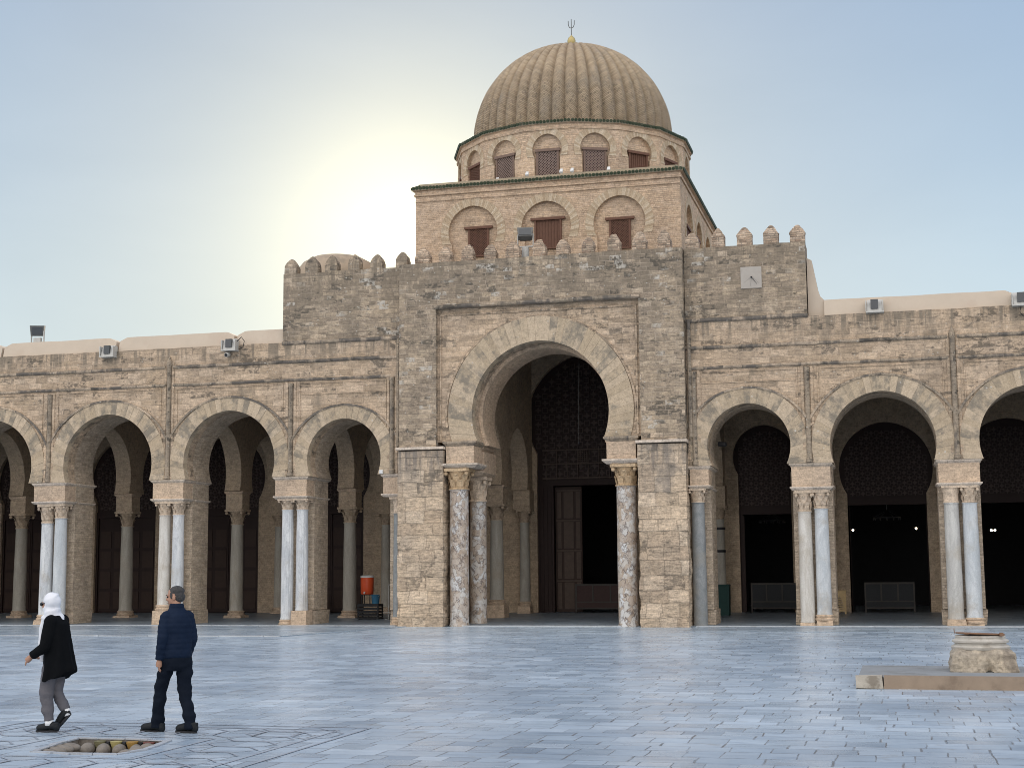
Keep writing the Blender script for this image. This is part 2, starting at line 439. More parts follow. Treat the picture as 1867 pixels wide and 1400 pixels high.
M['vmortar'] = simple('pale_mortar', (.53, .44, .33), .9, .15, 9.0, bump=.3)

def dome_mat():
    m, t, bs = new_mat('dome_brick')
    uv = uvnode(t)
    b = blocks(t, uv, .24, .072, .014, .010, 2.0, .4, 0.0)
    pos = t.n('ShaderNodeNewGeometry').outputs['Position']
    col = t.ramp(b['r'], [(0, (.295, .226, .150)), (.5, (.345, .268, .182)), (1, (.39, .308, .212))])
    n = t.noise(pos, 4.0, 6, .65).outputs[0]
    col = t.mix(1.0, col, t.ramp(n, [(.25, (.75, .75, .76)), (.75, (1.15, 1.13, 1.1))]), 'MULTIPLY')
    z = t.n('ShaderNodeSeparateXYZ', {0: pos}).outputs[2]
    dry = t.ss(t.m('ADD', z, t.m('MULTIPLY', n, 1.6)), 22.6, 20.9)     # open joints low down, pointed up above
    jm = t.m('MULTIPLY', b['j'], t.m('ADD', t.m('MULTIPLY', dry, .58), .05))
    col = t.mix(jm, col, (.085, .066, .05))
    g2 = t.noise(pos, .9, 5, .6).outputs[0]
    col = t.mix(t.ss(g2, .5, .7, 0.0, .35), col, (.22, .20, .17))
    finish(t, bs, col, t.m('SUBTRACT', t.m('MULTIPLY', n, .4), jm), .04, .8)
    return m
M['dome'] = dome_mat()
M['tile'] = simple('green_glazed_tile', (.034, .048, .026), .6, .6, 9.0, spec=.2, stain=(.13, .125, .09))
M['tilebed'] = simple('mortar_bed', (.34, .28, .20), .9, .2, 5.0, bump=.5, stain=(.17, .16, .12))
M['wood'] = simple('window_wood', (.125, .062, .040), .7, .35, 14.0, bump=.3)
M['woodgrey'] = simple('weathered_wood', (.17, .115, .09), .8, .3, 14.0, bump=.3)
M['latgrey'] = simple('grey_lattice_wood', (.215, .155, .13), .8, .3, 14.0)
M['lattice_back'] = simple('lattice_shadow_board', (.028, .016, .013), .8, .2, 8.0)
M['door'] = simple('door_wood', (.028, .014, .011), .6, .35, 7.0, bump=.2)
M['door2'] = simple('door_trim_wood', (.045, .025, .018), .6, .3, 7.0, bump=.2)
M['fret'] = simple('carved_screen_wood', (.085, .06, .05), .6, .3, 7.0)
M['portal'] = simple('portal_door_wood', (.095, .066, .05), .6, .35, 7.0, bump=.2)
M['black'] = simple('black_metal', (.02, .02, .022), .5, .2, 8.0)
M['steel'] = simple('grey_housing', (.12, .12, .115), .5, .25, 12.0, metal=.3, stain=(.2, .18, .15))
M['glass'] = simple('lamp_glass', (.03, .035, .04), .12, .2, 5.0, spec=.6)
M['galv'] = simple('pale_metal', (.45, .44, .41), .55, .2, 9.0, metal=.2)
M['wplastic'] = simple('white_plastic', (.62, .62, .61), .45, .06, 9.0)
M['orange'] = simple('orange_plastic', (.62, .085, .025), .4, .1, 5.0)
M['blue'] = simple('blue_plastic', (.05, .16, .26), .4, .15, 5.0)
M['green'] = simple('dark_green_plastic', (.012, .045, .04), .45, .2, 5.0)
M['gold'] = simple('carved_wood', (.55, .40, .21), .6, .3, 12.0, bump=.3)
M['brass'] = simple('brass_finial_metal', (.45, .36, .16), .5, .25, 9.0, metal=.4)
M['barrier'] = simple('barrier_wood', (.055, .048, .042), .55, .3, 10.0, bump=.2)
M['barrier_p'] = simple('dark_lattice_board', (.022, .024, .026), .6, .5, 30.0)
M['barrier_b'] = simple('red_brown_board', (.05, .024, .02), .55, .3, 10.0)
M['rust'] = simple('rusty_plate', (.20, .115, .07), .75, .4, 9.0, bump=.5)
M['kerb'] = simple('kerb_marble', (.40, .42, .44), .7, .2, 5.0, bump=.2, stain=(.28, .28, .27))
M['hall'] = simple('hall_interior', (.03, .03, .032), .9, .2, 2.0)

def lamp_mat(name, c, s):
    m = bpy.data.materials.new(name); m.use_nodes = True
    nt = m.node_tree; nt.nodes.clear(); t = NT(nt)
    o = t.n('ShaderNodeOutputMaterial'); e = t.n('ShaderNodeEmission', {'Color': c, 'Strength': s})
    nt.links.new(e.outputs[0], o.inputs[0])
    return m
M['bulb'] = lamp_mat('lit_bulb', (1.0, .82, .6), 14.0)
M['dimbulb'] = lamp_mat('dim_glass_drop', (.8, .75, .7), .02)

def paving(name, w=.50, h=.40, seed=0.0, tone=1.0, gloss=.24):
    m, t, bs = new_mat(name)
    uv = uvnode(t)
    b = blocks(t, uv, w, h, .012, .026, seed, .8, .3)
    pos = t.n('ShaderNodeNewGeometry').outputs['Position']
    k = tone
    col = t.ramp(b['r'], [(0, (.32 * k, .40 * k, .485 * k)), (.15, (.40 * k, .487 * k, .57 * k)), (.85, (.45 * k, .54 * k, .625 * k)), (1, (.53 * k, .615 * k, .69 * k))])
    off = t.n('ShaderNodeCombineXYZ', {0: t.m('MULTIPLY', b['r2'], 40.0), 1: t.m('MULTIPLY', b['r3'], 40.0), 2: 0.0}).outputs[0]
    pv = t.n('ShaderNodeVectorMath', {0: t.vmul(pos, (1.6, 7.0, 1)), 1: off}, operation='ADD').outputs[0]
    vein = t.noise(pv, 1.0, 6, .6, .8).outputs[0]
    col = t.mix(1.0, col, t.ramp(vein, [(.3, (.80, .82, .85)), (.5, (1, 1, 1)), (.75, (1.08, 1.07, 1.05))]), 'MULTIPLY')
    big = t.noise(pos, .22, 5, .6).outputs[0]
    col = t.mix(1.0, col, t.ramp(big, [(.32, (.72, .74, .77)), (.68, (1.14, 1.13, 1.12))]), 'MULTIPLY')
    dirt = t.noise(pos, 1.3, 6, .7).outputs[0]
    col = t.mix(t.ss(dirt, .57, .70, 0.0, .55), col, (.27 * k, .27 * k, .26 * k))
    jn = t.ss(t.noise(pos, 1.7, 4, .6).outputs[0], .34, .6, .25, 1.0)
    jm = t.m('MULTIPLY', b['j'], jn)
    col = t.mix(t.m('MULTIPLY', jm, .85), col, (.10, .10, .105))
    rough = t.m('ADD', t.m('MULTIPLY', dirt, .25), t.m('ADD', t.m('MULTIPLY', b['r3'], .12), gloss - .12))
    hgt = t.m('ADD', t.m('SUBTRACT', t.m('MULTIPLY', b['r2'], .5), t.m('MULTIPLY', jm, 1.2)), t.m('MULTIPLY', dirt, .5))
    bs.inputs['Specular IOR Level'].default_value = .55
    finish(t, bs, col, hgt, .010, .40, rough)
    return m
M['pave'] = paving('courtyard_marble')
M['pave2'] = paving('border_marble', .8, .55, 5.0, .80)
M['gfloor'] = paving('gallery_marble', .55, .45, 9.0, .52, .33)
M['inlay'] = simple('grey_inlay_marble', (.30, .325, .37), .5, .25, 4.0)
M['inlay2'] = simple('worn_rim_marble', (.36, .38, .41), .7, .25, 9.0, bump=.4, stain=(.22, .215, .20))
M['pmarble'] = simple('pale_marble', (.50, .53, .57), .55, .12, 7.0, bump=.3, stain=(.36, .34, .30))
M['old'] = simple('worn_basin_marble', (.21, .185, .158), .75, .35, 14.0, bump=.8, stain=(.12, .10, .085))

# ------------------------------------------------------------------ shape functions
def arch_pts(cx, zc, R, zs, n=40, e=0.0):
    """horseshoe profile, left springing to right springing; e>0 makes it slightly pointed"""
    Rp = R + e
    a0 = math.asin(max(-1, min(1, (zs - zc) / Rp)))
    a1 = math.acos(e / Rp)
    h = n // 2
    L = []
    for i in range(h + 1):
        a = a0 + (a1 - a0) * i / h
        L.append((cx + e - Rp * math.cos(a), zc + Rp * math.sin(a)))
    return L + [(2 * cx - x, z) for x, z in L[::-1][1:]]

def rough_edge(a, b, step=.35, amp=.02, seed=0.0):
    """points from a to b with a worn, uneven line (ends kept)"""
    a = Vector(a); b = Vector(b); n = max(2, int((b - a).length / step)); out = []
    for i in range(n + 1):
        p = a.lerp(b, i / n)
        if 0 < i < n: p.y += amp * noise.noise((p.x * 1.7 + seed, p.y, seed)) * 1.6
        out.append((p.x, p.y))
    return out

def wall_with_arches(mb, x0, x1, z0, z1, arches, y0, y1, amp=.0, axis='y', n=40):
    loop = [(x0, z0)]
    for (cx, zc, R, e) in arches: loop += arch_pts(cx, zc, R, z0, n, e)
    loop.append((x1, z0))
    loop += rough_edge((x1, z1), (x0, z1), .3, amp, x0)
    mb.prism([loop], y0, y1, axis)

def ring_bed(root_obj, cx, zc, R, w, zs, y0, y1, e=0.0):
    A = arch_pts(cx, zc, R - .001, zs, 48, e); B = arch_pts(cx, zc, R + w - .004, zs, 48, e)
    m = MB(); m.prism([A + B[::-1]], y0, y1); return m.build('mortar_bed', M['vmortar'], root_obj)

def ring(mb, cx, zc, R, w, zs, y0, y1, nv, e=0.0, gap=.06, jit=.0):
    """arch ring of separate wedge stones"""
    sub = 3
    A = arch_pts(cx, zc, R - .006, zs, nv * sub * 2, e)
    B = arch_pts(cx, zc, R + w, zs, nv * sub * 2, e)
    per = (len(A) - 1) // nv
    for k in range(nv):
        i0, i1 = k * per, (k + 1) * per if k < nv - 1 else len(A) - 1
        idx = list(range(i0, i1 + 1))
        inn = [Vector(A[i]) for i in idx]; ext = [Vector(B[i]) for i in idx]
        for arr in (inn, ext):
            d0 = (arr[1] - arr[0]) * gap; d1 = (arr[-2] - arr[-1]) * gap
            arr[0] = arr[0] + d0; arr[-1] = arr[-1] + d1
        dy = rnd.uniform(-jit, jit)
        mb.prism([[tuple(p) for p in inn] + [tuple(p) for p in ext[::-1]]], y0 + dy, y1)

def band_arc(mb, cx, zc, R, w, a0, a1, y0, y1, n=24):
    A = []; B = []
    for i in range(n + 1):
        a = a0 + (a1 - a0) * i / n
        wob = .012 * noise.noise((cx + a * 3, zc, 1.0))
        A.append((cx + (R + wob) * math.cos(a), zc + (R + wob) * math.sin(a)))
        B.append((cx + (R + w + wob) * math.cos(a), zc + (R + w + wob) * math.sin(a)))
    mb.prism([A + B[::-1]], y0, y1)

def course(mb, x0, x1, z, h, y0, y1, amp=.018, step=.4):
    """a worn horizontal moulding"""
    n = max(2, int((x1 - x0) / step))
    sec = [(y1, 0), (y0 + (y1 - y0) * .35, 0), (y0, h * .35), (y0, h), (y1, h)]
    vs = []; fs = []
    for i in range(n + 1):
        x = x0 + (x1 - x0) * i / n
        dz = amp * noise.noise((x * 1.3, z, 2.0)); dy = .4 * amp * noise.noise((x * 2.1, z, 5.0))
        chip = .35 * h if rnd.random() < .06 else 0
        for j, (y, q) in enumerate(sec):
            vs.append((x, y + (dy if 0 < j < 4 else 0) + (chip * .5 if j in (2, 3) else 0), z + q + dz - (chip * .3 if j >= 3 else 0)))
    m = len(sec)
    for i in range(n):
        for j in range(m):
            j2 = (j + 1) % m
            fs.append((i * m + j, i * m + j2, (i + 1) * m + j2, (i + 1) * m + j))
    fs.append(list(range(m))[::-1]); fs.append([n * m + j for j in range(m)])
    mb.add(vs, [f[::-1] for f in fs])

def slab_moulding(mb, x0, x1, y0, y1, z0, z1, out=.07):
    """impost slab: wide on top, chamfered under"""
    zm = z0 + (z1 - z0) * .55
    b = out
    ring_ = lambda d, z: [(x0 - d, y0 - d, z), (x1 + d, y0 - d, z), (x1 + d, y1 + d, z), (x0 - d, y1 + d, z)]
    vs = ring_(0, z0) + ring_(b * .9, zm) + ring_(b, zm + .01) + ring_(b, z1)
    fs = [(3, 2, 1, 0), (12, 13, 14, 15)]
    for i in range(3):
        for k in range(4):
            k2 = (k + 1) % 4
            fs.append((i * 4 + k, i * 4 + k2, (i + 1) * 4 + k2, (i + 1) * 4 + k))
    mb.add(vs, fs)

def capital_mesh(mb, x, y, z0, z1, r, R, style='leaf'):
    """bell with two tiers of curling leaves, corner volutes and an abacus"""
    h = z1 - z0
    if style == 'plain':
        mb.lathe([(r * 1.08, 0), (r * 1.1, h * .1), (r * 1.02, h * .14), (r * 1.05, h * .5), (r * 1.25, h * .8), (R * .95, h * .88)], (x, y, z0), 24)
        mb.box(x - R, x + R, y - R, y + R, z0 + h * .86, z1)
        return
    mb.lathe([(r * 1.12, 0), (r * 1.14, h * .05), (r * .98, h * .09), (r * 1.0, h * .4), (r * 1.15, h * .7), (R * .88, h * .86)], (x, y, z0), 24)
    q = R * 1.0; ab = []
    for k in range(4):                      # concave-sided abacus
        a = PI / 4 + k * PI / 2
        ab += [(x + q * 1.36 * math.cos(a - .1), y + q * 1.36 * math.sin(a - .1)), (x + q * 1.36 * math.cos(a + .1), y + q * 1.36 * math.sin(a + .1)),
               (x + q * .94 * math.cos(a + PI / 4), y + q * .94 * math.sin(a + PI / 4))]
    n = len(ab)
    mb.add([(a, b, z0 + h * .86) for a, b in ab] + [(a, b, z1) for a, b in ab],
           [list(range(n))[::-1], list(range(n, 2 * n))] + [(k, (k + 1) % n, n + (k + 1) % n, n + k) for k in range(n)])
    def leaf(a, zb, hh, w, out):
        ca, sa = math.cos(a), math.sin(a); vs = []; fs = []
        prof = [(r * 1.0, 0), (r * 1.06 + out * .25, hh * .45), (r * 1.05 + out * .7, hh * .85), (r * 1.05 + out * 1.15, hh * .95), (r * 1.05 + out * 1.1, hh * .78)]
        wid = [w * .7, w, w * .9, w * .55, w * .25]
        for (rr, zz), ww in zip(prof, wid):
            for s_, k in ((-1, .0), (0, .05 * w), (1, .0)):
                px, py = rr + k, s_ * ww
                vs.append((x + px * ca - py * sa, y + px * sa + py * ca, zb + zz))
        for i in range(4):
            for j in range(2): fs.append((i * 3 + j, i * 3 + j + 1, (i + 1) * 3 + j + 1, (i + 1) * 3 + j))
        mb.add(vs, [f[::-1] for f in fs])
    o = (R - r) * .75
    for k in range(8): leaf(k * PI / 4 + .39, z0 + h * .08, h * .40, r * .34, o * .55)
    for k in range(8): leaf(k * PI / 4, z0 + h * .30, h * .46, r * .33, o * .95)
    for k in range(4):
        a = PI / 4 + k * PI / 2
        mb.ball((x + q * 1.16 * math.cos(a), y + q * 1.16 * math.sin(a), z0 + h * .76), (R * .17, R * .17, h * .11), 8, 6)

def column(parent, x, y, z0, z1, r0, r1, mat, zc=None, R=None, capmat=None, capstyle='leaf', flutes=0, ped=None, torus=True):
    """part 'column' (shaft) with sub-parts capital and base. ped: (half width, height) of a block under it"""
    mb = MB()
    zb = z0
    bm_ = MB(); has_base = False
    if ped:
        pw, ph = ped
        bm_.box(x - pw, x + pw, y - pw, y + pw, z0, z0 + ph, j=.012, tx=.02, ty=.02)
        zb = z0 + ph; has_base = True
    if torus:
        bm_.lathe([(r0 * 1.25, 0), (r0 * 1.33, .03), (r0 * 1.33, .07), (r0 * 1.18, .09), (r0 * 1.16, .12), (r0 * 1.25, .14), (r0 * 1.25, .17), (r0 * 1.06, .2)], (x, y, zb - .004), 24)
        zb += .19; has_base = True
    H = z1 - zb
    prof = []
    ns = 14
    for i in range(ns + 1):
        t = i / ns
        rr = r0 + (r1 - r0) * t ** 1.3 + .02 * r0 * math.sin(PI * t)
        if i == 0: rr *= 1.06
        prof.append((rr, H * t))
    prof.insert(1, (r0 * 1.06, H * .012)); prof.insert(2, (r0 * 1.0, H * .02))
    prof += [(r1 * 1.1, H * 1.0), (r1 * 1.1, H + .03)]
    seed = x * 3.1
    def rf(r, z, a):
        w = 1 + .012 * noise.noise((math.cos(a) * 1.2 + seed, math.sin(a) * 1.2, z * .8))
        if flutes and .05 * H < z < .97 * H: w -= .055 * abs(math.cos(a * flutes / 2)) ** .6 * .9
        return r * w
    mb.lathe(prof, (x, y, zb), (flutes * 4) if flutes else 32, rfun=rf)
    o = mb.build('column', mat, parent, smooth=True); shade_auto(o, 50)
    if zc:
        cb = MB(); capital_mesh(cb, x, y, z1 + .02, zc, r1, R or r1 * 1.45, capstyle)
        shade_auto(cb.build('capital', capmat or M['cap'], o), 45)
    if has_base: shade_auto(bm_.build('base', M['plain'] if ped else M['cap'], o), 40)
    return o

def impost(parent, x0, x1, y0, y1, zb=4.55, zt=5.33, out=.08):
    mb = MB()
    mb.box(x0, x1, y0, y1, zb + .10, zt - .11, j=.006)
    o = mb.build('impost_block', M['plain'], parent)
    s1 = MB(); slab_moulding(s1, x0 + .01, x1 - .01, y0 + .01, y1 - .01, zt - .12, zt, out)
    s1.build('impost_slab', M['slab'], o)
    s2 = MB(); slab_moulding(s2, x0 + .01, x1 - .01, y0 + .01, y1 - .01, zb, zb + .11, out * .9)
    s2.build('impost_slab', M['slab'], o)
    return o

# ------------------------------------------------------------------ ground
def quadgrid(mb, x0, x1, y0, y1, z): mb.add([(x0, y0, z), (x1, y0, z), (x1, y1, z), (x0, y1, z)], [(0, 1, 2, 3)])
PIT = [(-9.14, -34.66), (-8.62, -34.77), (-8.12, -34.72), (-8.03, -34.30), (-8.17, -33.50), (-8.75, -33.41), (-9.33, -33.46), (-9.25, -34.1)]
g = MB()
outer = [(-400, -400), (400, -400), (400, 400), (-400, 400)]
hole = PIT[::-1]
tr = tessellate_polygon([[Vector((a, b, 0)) for a, b in outer], [Vector((a, b, 0)) for a, b in hole]])
fl = outer + hole
fs = []
for t_ in tr:
    a, b, c = [Vector(fl[k]) for k in t_]
    fs.append(list(t_) if (b - a).x * (c - a).y - (b - a).y * (c - a).x > 0 else list(t_)[::-1])
g.add([(a, b, 0) for a, b in fl], fs)
tag(g.build('courtyard_ground', M['pave']), 'bluish marble slab paving of the wide courtyard', kind='structure')

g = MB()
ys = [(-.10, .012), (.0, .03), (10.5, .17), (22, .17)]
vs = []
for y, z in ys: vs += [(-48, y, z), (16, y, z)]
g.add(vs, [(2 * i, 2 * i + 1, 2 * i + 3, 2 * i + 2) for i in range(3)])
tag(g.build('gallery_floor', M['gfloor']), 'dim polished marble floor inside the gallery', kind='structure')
g = MB()
for (a, b) in ((-48, -17.1), (-15.0, -8.7), (-6.6, 16)):
    x = a
    while x < b - .05:
        L = min(rnd.uniform(1.2, 2.2), b - x)
        g.box(x + .004, x + L - .004, -.16, .0, .0, .042 + rnd.uniform(-.004, .004)); x += L
tag(g.build('gallery_step', M['kerb']), 'pale worn marble edge strip along the gallery floor', kind='structure')
g = MB()
g.prism([[(-48, -8.3), (-17.9, -7.9), (-16.6, -.45), (-48, -.2)]], 0, .02, 'y')
# lay the prism flat: (x,y0..,z) -> swap
g.v = [Vector((p.x, p.z, .004 + p.y)) for p in g.v]
g.f = [f[::-1] for f in g.f]
tag(g.build('paving_border', M['pave2']), 'slightly raised band of darker slabs in front of the arcade', kind='structure')
g = MB()
x = -48.0
while x < -18.1:
    L = min(rnd.uniform(.7, 1.5), -18.0 - x); yy = -8.31 + .4 * (x + 48) / 30
    g.box(x, x + L - .01, yy - .07, yy, 0, .03 + rnd.uniform(-.006, .006), j=.006); x += L
tag(g.build('paving_edge', M['kerb']), 'thin pale edge of the raised paving band', kind='structure')
g = MB(); g.M = None
g.prism([[(-6.5, -3.9), (16, -3.7), (16, -.2), (-6.5, -.4)]], 0, .012, 'y')
g.v = [Vector((p.x, p.z, .004 + p.y)) for p in g.v]; g.f = [f[::-1] for f in g.f]
tag(g.build('paving_border', M['pave2']), 'band of larger slabs in front of the right arcade', kind='structure')

# inlaid interlaced pattern round the drain
g = MB()
def strip(pts, w, z=.004):
    for (ax, ay), (bx, by) in zip(pts, pts[1:]):
        d = Vector((bx - ax, by - ay)); L = d.length
        if L < 1e-4: continue
        d /= L; n = Vector((-d.y, d.x)) * w / 2
        zz = z + rnd.uniform(0, .0015)
        g.add([(ax - n.x, ay - n.y, zz), (bx - n.x, by - n.y, zz), (bx + n.x, by + n.y, zz), (ax + n.x, ay + n.y, zz)], [(0, 1, 2, 3)])
cx0, cy0 = -8.7, -34.1
for s in (.95, 2.05, 2.35):
    sq = [(cx0 - s, cy0 - s), (cx0 + s, cy0 - s), (cx0 + s, cy0 + s), (cx0 - s, cy0 + s), (cx0 - s, cy0 - s)]
    strip(sq, .03 if s < 2 else .035, .004 if s != 2.35 else .006)
for k in range(-4, 5):
    for sd in range(4):
        c, s_ = math.cos(sd * PI / 2), math.sin(sd * PI / 2)
        hx = [(k * .5 + .28 * math.cos(a), 1.5 + .42 * math.sin(a)) for a in [PI / 6 + i * PI / 3 for i in range(7)]]
        strip([(cx0 + px * c - py * s_, cy0 + px * s_ + py * c) for px, py in hx], .022, .0075)
tag(g.build('paving_inlay', M['inlay']), 'grey interlaced hexagon inlay lines around the drain', kind='structure')

# ------------------------------------------------------------------ arcade wings
BAYL = [(-45.6, None)]
GRP_AR = 'arcade wings of the portico'
def wing(label, x0, x1, bays, lines, hood_z, top=10.24, seed=0):
    root = thing('arcade_wing', ((x0 + x1) / 2, 1.0, 0), label, 'arcade')
    w = MB()
    wall_with_arches(w, x0, x1, 5.33, top, [(cx, zc, R, .05) for (cx, zc, R, rw, nv) in bays], 0, .75, .015)
    w.build('wall', M['wing'], root)
    w = MB()
    wall_with_arches(w, x0, x1, 5.33, top - .2, [(cx, zc, R + .012, .05) for (cx, zc, R, rw, nv) in bays], .752, 2.1)
    w.build('inner_wall', M['pierbrick'], root)
    for (cx, zc, R, rw, nv) in bays:
        r = MB(); ring(r, cx, zc, R, rw, 5.335, -.035, .28, nv, .05, .10, .008)
        ring_bed(r.build('arch_ring', M['vouss'], root), cx, zc, R, rw, 5.337, -.026, .2, .05)
        h = MB()
        band_arc(h, cx, zc - .32, R + rw + .30, .075, .42, PI - .42, -.055, .05)
        h.build('hood_moulding', M['course'], root)
    return root

def pilaster(root, x, z0, z1, pointed=False):
    mb = MB()
    n = 10
    vs = []
    mb.box(x - .20, x - .11, -.03, .03, z0, z1 - .05); mb.box(x + .11, x + .20, -.03, .03, z0, z1 - .05)
    o = mb.build('pilaster_strip', M['wing'], root)
    mb = MB()
    prof = [(.105, 0), (.105, .12), (.085, .14), (.082, z1 - z0 - .25), (.10, z1 - z0 - .22), (.10, z1 - z0 - .1)]
    if pointed: prof += [(.09, z1 - z0), (.005, z1 - z0 + .18)]
    mb.lathe(prof, (x, -.03, z0), 14)
    c = mb.build('colonnette', M['course'], root); shade_auto(c)

def frame_panel(root, xa, xb, za, zb, hz=None):
    """thin raised fillet framing the spandrel"""
    mb = MB(); t_ = .035
    mb.box(xa, xa + t_, -.028, .02, za, zb); mb.box(xb - t_, xb, -.028, .02, za, zb)
    mb.box(xa + t_, xb - t_, -.029, .02, zb - t_, zb)
    if hz: mb.box(xa + t_, xb - t_, -.027, .02, hz, hz + .03)
    mb.build('spandrel_frame', M['wing'], root)

LB = [(-43.5, 5.95, 1.84, .53, 33), (-38.55, 5.95, 1.84, .53, 33), (-33.55, 5.95, 1.80, .53, 33), (-28.55, 5.95, 1.85, .54, 35), (-23.60, 5.95, 1.82, .54, 35), (-19.11, 5.92, 1.41, .52, 29)]
left = wing('left arcade wing with horseshoe arches on pale twin columns', -46, -17.0, LB, None, 0)
for x, zt, pt in ((-36.03, 9.45, True), (-31.04, 8.78, False), (-26.06, 9.75, True), (-21.17, 8.82, False), (-17.28, 8.9, False)):
    pilaster(left, x, 5.36, zt, pt)
cs = MB()
for a, b in ((-46, -36.2), (-35.9, -26.22), (-25.9, -17.0)): course(cs, a, b, 9.46, .11, -.07, .03)
cs.build('string_course', M['course'], left)
cs = MB()
for a, b in ((-46, -36.2), (-35.9, -26.22), (-25.9, -17.0)): course(cs, a, b, 8.79, .10, -.06, .03)
cs.build('string_course', M['course'], left)
for a, b, hz in ((-35.7, -31.35, None), (-30.72, -26.38, None), (-25.75, -21.48, None), (-20.85, -17.5, 8.28)): frame_panel(left, a, b, 6.6, 8.72, hz)

RBY = [(-4.72, 5.96, 1.385, .56, 31), (-.38, 5.90, 1.69, .58, 35), (4.31, 5.93, 1.69, .58, 35), (9.0, 5.93, 1.69, .58, 35)]
right = wing('right arcade wing with wide horseshoe arches opposite the worn pedestal', -6.75, 14, RBY, None, 0)
for x, zt, pt in ((-2.74, 8.62, False), (1.93, 9.5, True), (6.65, 8.62, False), (-6.5, 8.62, False)): pilaster(right, x, 5.36, zt, pt)
cs = MB(); course(cs, -6.75, 1.78, 9.27, .11, -.07, .03); course(cs, 2.08, 14, 9.27, .11, -.07, .03)
cs.build('string_course', M['course'], right)
cs = MB(); course(cs, -6.75, 1.78, 8.58, .10, -.06, .03); course(cs, 2.08, 14, 8.58, .10, -.06, .03)
cs.build('string_course', M['course'], right)
for a, b, hz in ((-6.3, -3.05, 8.1), (-2.4, 1.62, None), (2.25, 6.3, None)): frame_panel(right, a, b, 6.6, 8.50, hz)

def pier(root, xa, xb, y0=.78, y1=2.08):
    mb = MB()
    mb.box(xa, xb, y0, y1, .55, 5.33); mb.box(xa - .03, xb + .04, y0 + .05, y1 + .06, .0, .55, j=.03)
    o = mb.build('pier', M['pierbrick'], root)
    s1 = MB(); slab_moulding(s1, xa + .02, xb - .02, y0 + .25, y1, 5.20, 5.328, .09); s1.build('impost_slab', M['slab'], o)
    s1 = MB(); slab_moulding(s1, xa + .02, xb - .02, y0 + .25, y1, 4.52, 4.63, .07); s1.build('impost_slab', M['slab'], o)

YC = .36
def twin(root, line, specs, w=.62, zb=4.53):
    impost(root, line - w, line + w, .06, .79, zb)
    pier(root, line - w - .02, line + w + .02)
    for s in specs: column(root, **s)
def C(x, r, zs, mat, zt=4.53, **k):
    d = dict(x=x, y=YC, z0=.0, z1=zs, r0=r, r1=r * .9, mat=M[mat], zc=zt, R=min(.30, r * 1.42)); d.update(k); return d
for L in (-41.0, -36.03):
    twin(left, L, [C(L - .27, .24, 3.95, 'white', ped=(.3, .12)), C(L + .27, .24, 3.95, 'cream', ped=(.3, .12))])
twin(left, -31.0, [C(-31.22, .245, 3.80, 'white', ped=(.31, .20)), C(-30.65, .245, 3.98, 'greym', ped=(.30, .14))], .66)
twin(left, -26.06, [C(-26.31, .225, 4.02, 'cream', ped=(.31, .56), capstyle='leaf'), C(-25.76, .225, 4.02, 'white', ped=(.29, .40))], .62)
twin(left, -21.17, [C(-21.40, .225, 4.13, 'white', flutes=16, ped=(.27, .04)), C(-20.83, .225, 4.13, 'white', flutes=16, ped=(.30, .55), torus=False)], .61)
impost(left, -17.64, -17.02, .06, .79, 4.53); pier(left, -17.62, -17.02)
column(left, **C(-17.16, .19, 3.92, 'grey', ped=(.24, .12), capstyle='plain', R=.27))
impost(right, -6.72, -6.08, .06, .79, 4.58); pier(right, -6.72, -6.1)
column(right, **C(-6.50, .235, 4.10, 'grey', zt=4.58, torus=False))
twin(right, -2.72, [C(-2.98, .235, 3.72, 'cream', zt=4.45, capstyle='leaf', ped=(.25, .14), torus=False), C(-2.44, .24, 3.82, 'greym', zt=4.45, ped=(.27, .20))], .63, 4.45)
twin(right, 1.96, [C(1.68, .25, 3.92, 'deck', zt=4.5, capstyle='plain', ped=(.31, .24), torus=False), C(2.25, .25, 3.92, 'greym', zt=4.5, ped=(.28, .10))], .64, 4.48)
twin(right, 6.65, [C(6.38, .24, 3.92, 'white', zt=4.5, ped=(.28, .10)), C(6.92, .24, 3.92, 'cream', zt=4.5, ped=(.28, .10))], .63, 4.48)

# plaster parapets on the wings
def parapet(root, x0, x1, z0=10.24, z1=10.79, bev=.28, l=True, r=True):
    a = [(x0, z0 - .02)]
    L = [(x0, z1 - .16), (x0 + .06, z1 - .12), (x0 + bev, z1 - .01), (x0 + bev + .1, z1)] if l else [(x0, z1)]
    R_ = [(x1 - bev - .1, z1), (x1 - bev, z1 - .01), (x1 - .06, z1 - .12), (x1, z1 - .16)] if r else [(x1, z1)]
    n = max(2, int((x1 - x0) / .6)); mid = []
    for i in range(1, n):
        x = L[-1][0] + (R_[0][0] - L[-1][0]) * i / n
        mid.append((x, z1 + .02 * noise.noise((x * .8, 3.0, z1))))
    top = L + mid + R_
    loop = [(x0, z0 - .02), (x1, z0 - .02)] + top[::-1]
    mb = MB(); mb.prism([loop], .10, .95)
    for v in mb.v:                       # batter and rounded shoulders
        t_ = max(0, (v.z - z0) / (z1 - z0)); v.y += (.14 * t_ if v.y < .5 else -.14 * t_)
    mb.build('parapet', M['plaster'], root)
parapet(left, -46, -33.35); parapet(left, -33.25, -28.42); parapet(left, -28.28, -23.55); parapet(left, -23.42, -21.56, r=False)
parapet(right, -2.1, 3.95, l=False); parapet(right, 4.08, 14)
mb = MB(); mb.prism([[(-2.63, 10.22), (-2.10, 10.22), (-2.10, 10.80), (-2.22, 10.93), (-2.30, 11.2), (-2.47, 12.18), (-2.63, 12.26)]], .30, .9)
mb.build('buttress', M['plaster'], right)

